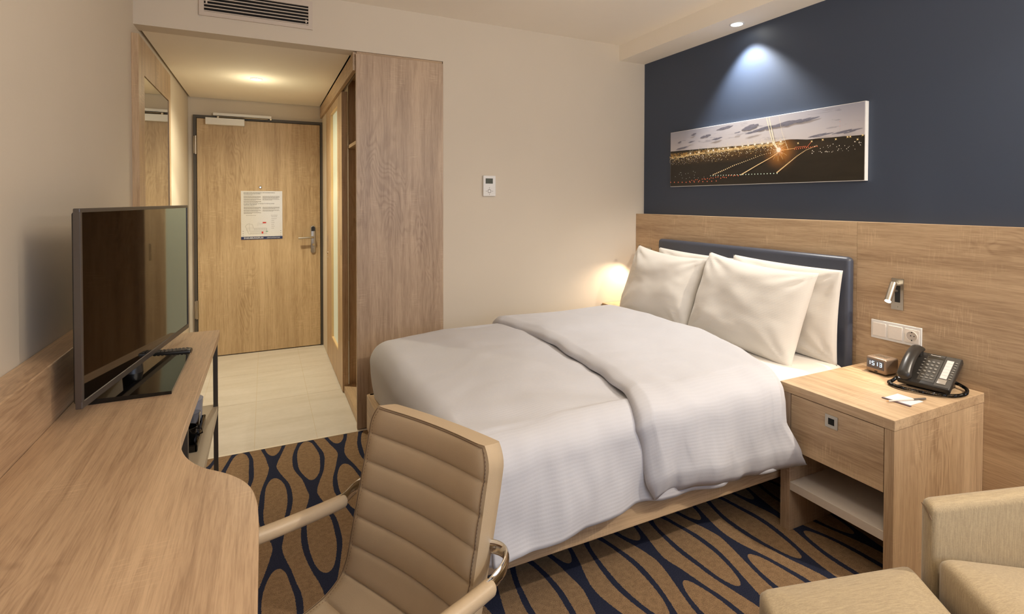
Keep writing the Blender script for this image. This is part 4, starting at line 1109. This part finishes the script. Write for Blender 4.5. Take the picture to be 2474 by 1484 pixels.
# ------------------------------------------------------------------ armchair and ottoman
D = Vector((.962, -.272)); Wv = Vector((-.558, -.830))
A0 = Vector((1.497, .733)); B0 = A0+Vector((-.033, -.044))
ac = thing('armchair', 'beige upholstered armchair by the right wall, its arm next to the nightstand', 'armchair', (1.7, .35, 0), radians(-15.8))
Rm = Matrix.Rotation(radians(15.8), 4, 'Z')
def L2(p): q = Rm @ Vector((p[0]-1.7, p[1]-.35, 0)); return (q.x, q.y)
obj('arm', MB().prism([L2(q) for q in (A0, B0, B0+D*.84, A0+D*.84)], .10, .622, b=.019), linen, ac, smooth=True, angle=60)
N0 = B0+Wv*.60
obj('arm', MB().prism([L2(q) for q in (N0, N0+Vector((-.033, -.044)), N0+Vector((-.033, -.044))+D*.84, N0+D*.84)], .10, .622, b=.019), linen, ac, smooth=True, angle=60)
def cushion(poly4, z0, z1, r, dome, n=26, tilt=0.0):
    """soft block over a four-cornered plan, rounded edges and a domed top"""
    P0, P1, P2, P3 = [Vector(p) for p in poly4]; m = MB(); N = 4*n
    def plan(u, v): return (P0*(1-u)*(1-v)+P1*u*(1-v)+P2*u*v+P3*(1-u)*v)
    def ring(inset, z):
        out = []
        for k in range(N):
            t = k/n; i = int(t); f = t-i
            u, v = ((f, 0), (1, f), (1-f, 1), (0, 1-f))[i]
            uu, vv = 2*u-1, 2*v-1
            # round the plan corners
            c = max(0, (abs(uu)**26+abs(vv)**26)**(1/26)); uu, vv = uu/c, vv/c
            sc = 1-inset; q = plan((uu*sc+1)/2, (vv*sc+1)/2); out.append((q.x, q.y, z))
        return out
    rs = [ring(.02, z0), ring(0, z0+.01), ring(0, z1-r)]
    size = min((P1-P0).length, (P3-P0).length)
    for k in range(1, 7): a = pi/2*k/6; rs.append(ring((1-cos(a))*2*r/size, z1-r+r*sin(a)))
    for k in range(1, 9):
        s = 2*r/size+(1-2*r/size)*k/9; rs.append(ring(s, z1+dome*(1-(1-s)**2)*1.0))
    vs = [p for r_ in rs for p in r_]; fs = [tuple(range(N))[::-1]]
    if tilt: vs = [(x, y, z+max(0, x-P0.x)*tilt*max(0, (z-z0)/(z1-z0))) for x, y, z in vs]
    for i in range(len(rs)-1):
        for k in range(N): fs.append((i*N+k, i*N+(k+1) % N, (i+1)*N+(k+1) % N, (i+1)*N+k))
    fs.append(tuple(range((len(rs)-1)*N, len(rs)*N)))
    return m.add(vs, fs)
S0 = B0+D*.004+Wv*.006
obj('seat_cushion', cushion([L2(q) for q in (S0, S0+Wv*.585, S0+Wv*.585+D*.66, S0+D*.66)], .24, .512, .026, .020, tilt=-.225), linen, ac, smooth=True, angle=70)
obj('seat_base', MB().prism([L2(q) for q in (S0+D*.01, S0+Wv*.585+D*.01, S0+Wv*.585+D*.82, S0+D*.82)], .10, .238, b=.006), linen, ac)
K0 = S0+D*.66
obj('backrest', MB().prism([L2(q) for q in (K0, K0+Wv*.585, K0+Wv*.585+D*.16, K0+D*.16)], .24, .82, b=.03), linen, ac, smooth=True, angle=60)
obj('arm_seam', MB().tube([tuple(L2(A0+(B0-A0)*.18))+(.607,), tuple(L2(A0+(B0-A0)*.55-D*.001))+(.606,), tuple(L2(B0-D*.001))+(.590,)], .0012, n=5), taupe_seam, ac)
for q in (A0+D*.05+Wv*.03, A0+D*.78+Wv*.03, N0+D*.05, N0+D*.78):
    x_, y_ = L2(q); obj('leg', MB().cyl((x_, y_, 0), (x_, y_, .105), .016, .022, n=14), dark_leg, ac, smooth=True)

O0, O1 = Vector((1.050, .850)), Vector((1.4755, .7425)); O2, O3 = O1+Wv*.40, O0+Wv*.40
ot = thing('ottoman', 'beige upholstered ottoman in front of the armchair', 'ottoman', (1.15, .63, 0), radians(-14.2))
Ro = Matrix.Rotation(radians(14.2), 4, 'Z')
def L3(p): q = Ro @ Vector((p[0]-1.15, p[1]-.63, 0)); return (q.x, q.y)
obj('seat_pad', cushion([L3(q) for q in (O0, O1, O2, O3)], .07, .452, .022, .016), linen, ot, smooth=True, angle=70)
for q in (O0*.85+O2*.15, O1*.85+O3*.15, O2*.85+O0*.15, O3*.85+O1*.15):
    x_, y_ = L3(q); obj('leg', MB().cyl((x_, y_, 0), (x_, y_, .075), .014, .02, n=14), dark_leg, ot, smooth=True)

# unseen fixtures for the two added fill lights
cl = thing('fill_globe', 'unseen ceiling lamp added for warm fill light over the desk chair', 'ceiling light', (.85, .45, ZC))
obj('canopy', MB().lathe([(0, 0), (.06, 0), (.06, -.02), (.012, -.024), (.012, -.20), (0, -.20)], n=28), white_plastic, cl, smooth=True)
fl = thing('fill_uplighter', 'unseen slim steel floor lamp added to brighten the ceiling', 'floor lamp', (2.35, -.75, 0))
obj('pole', MB().cyl((0, 0, .02), (0, 0, 1.70), .011, n=16), steel, fl, smooth=True)
obj('base', MB().lathe([(0, 0), (.14, 0), (.14, .015), (.02, .024), (0, .024)], n=32), steel, fl, smooth=True)
obj('shade', MB().lathe([(.012, 1.69), (.05, 1.70), (.15, 1.79), (.146, 1.79), (.048, 1.706), (0, 1.70)], n=32), white_plastic, fl, smooth=True)
for o in list(SC.objects):
    if o.get('world_geo'): del o['world_geo']
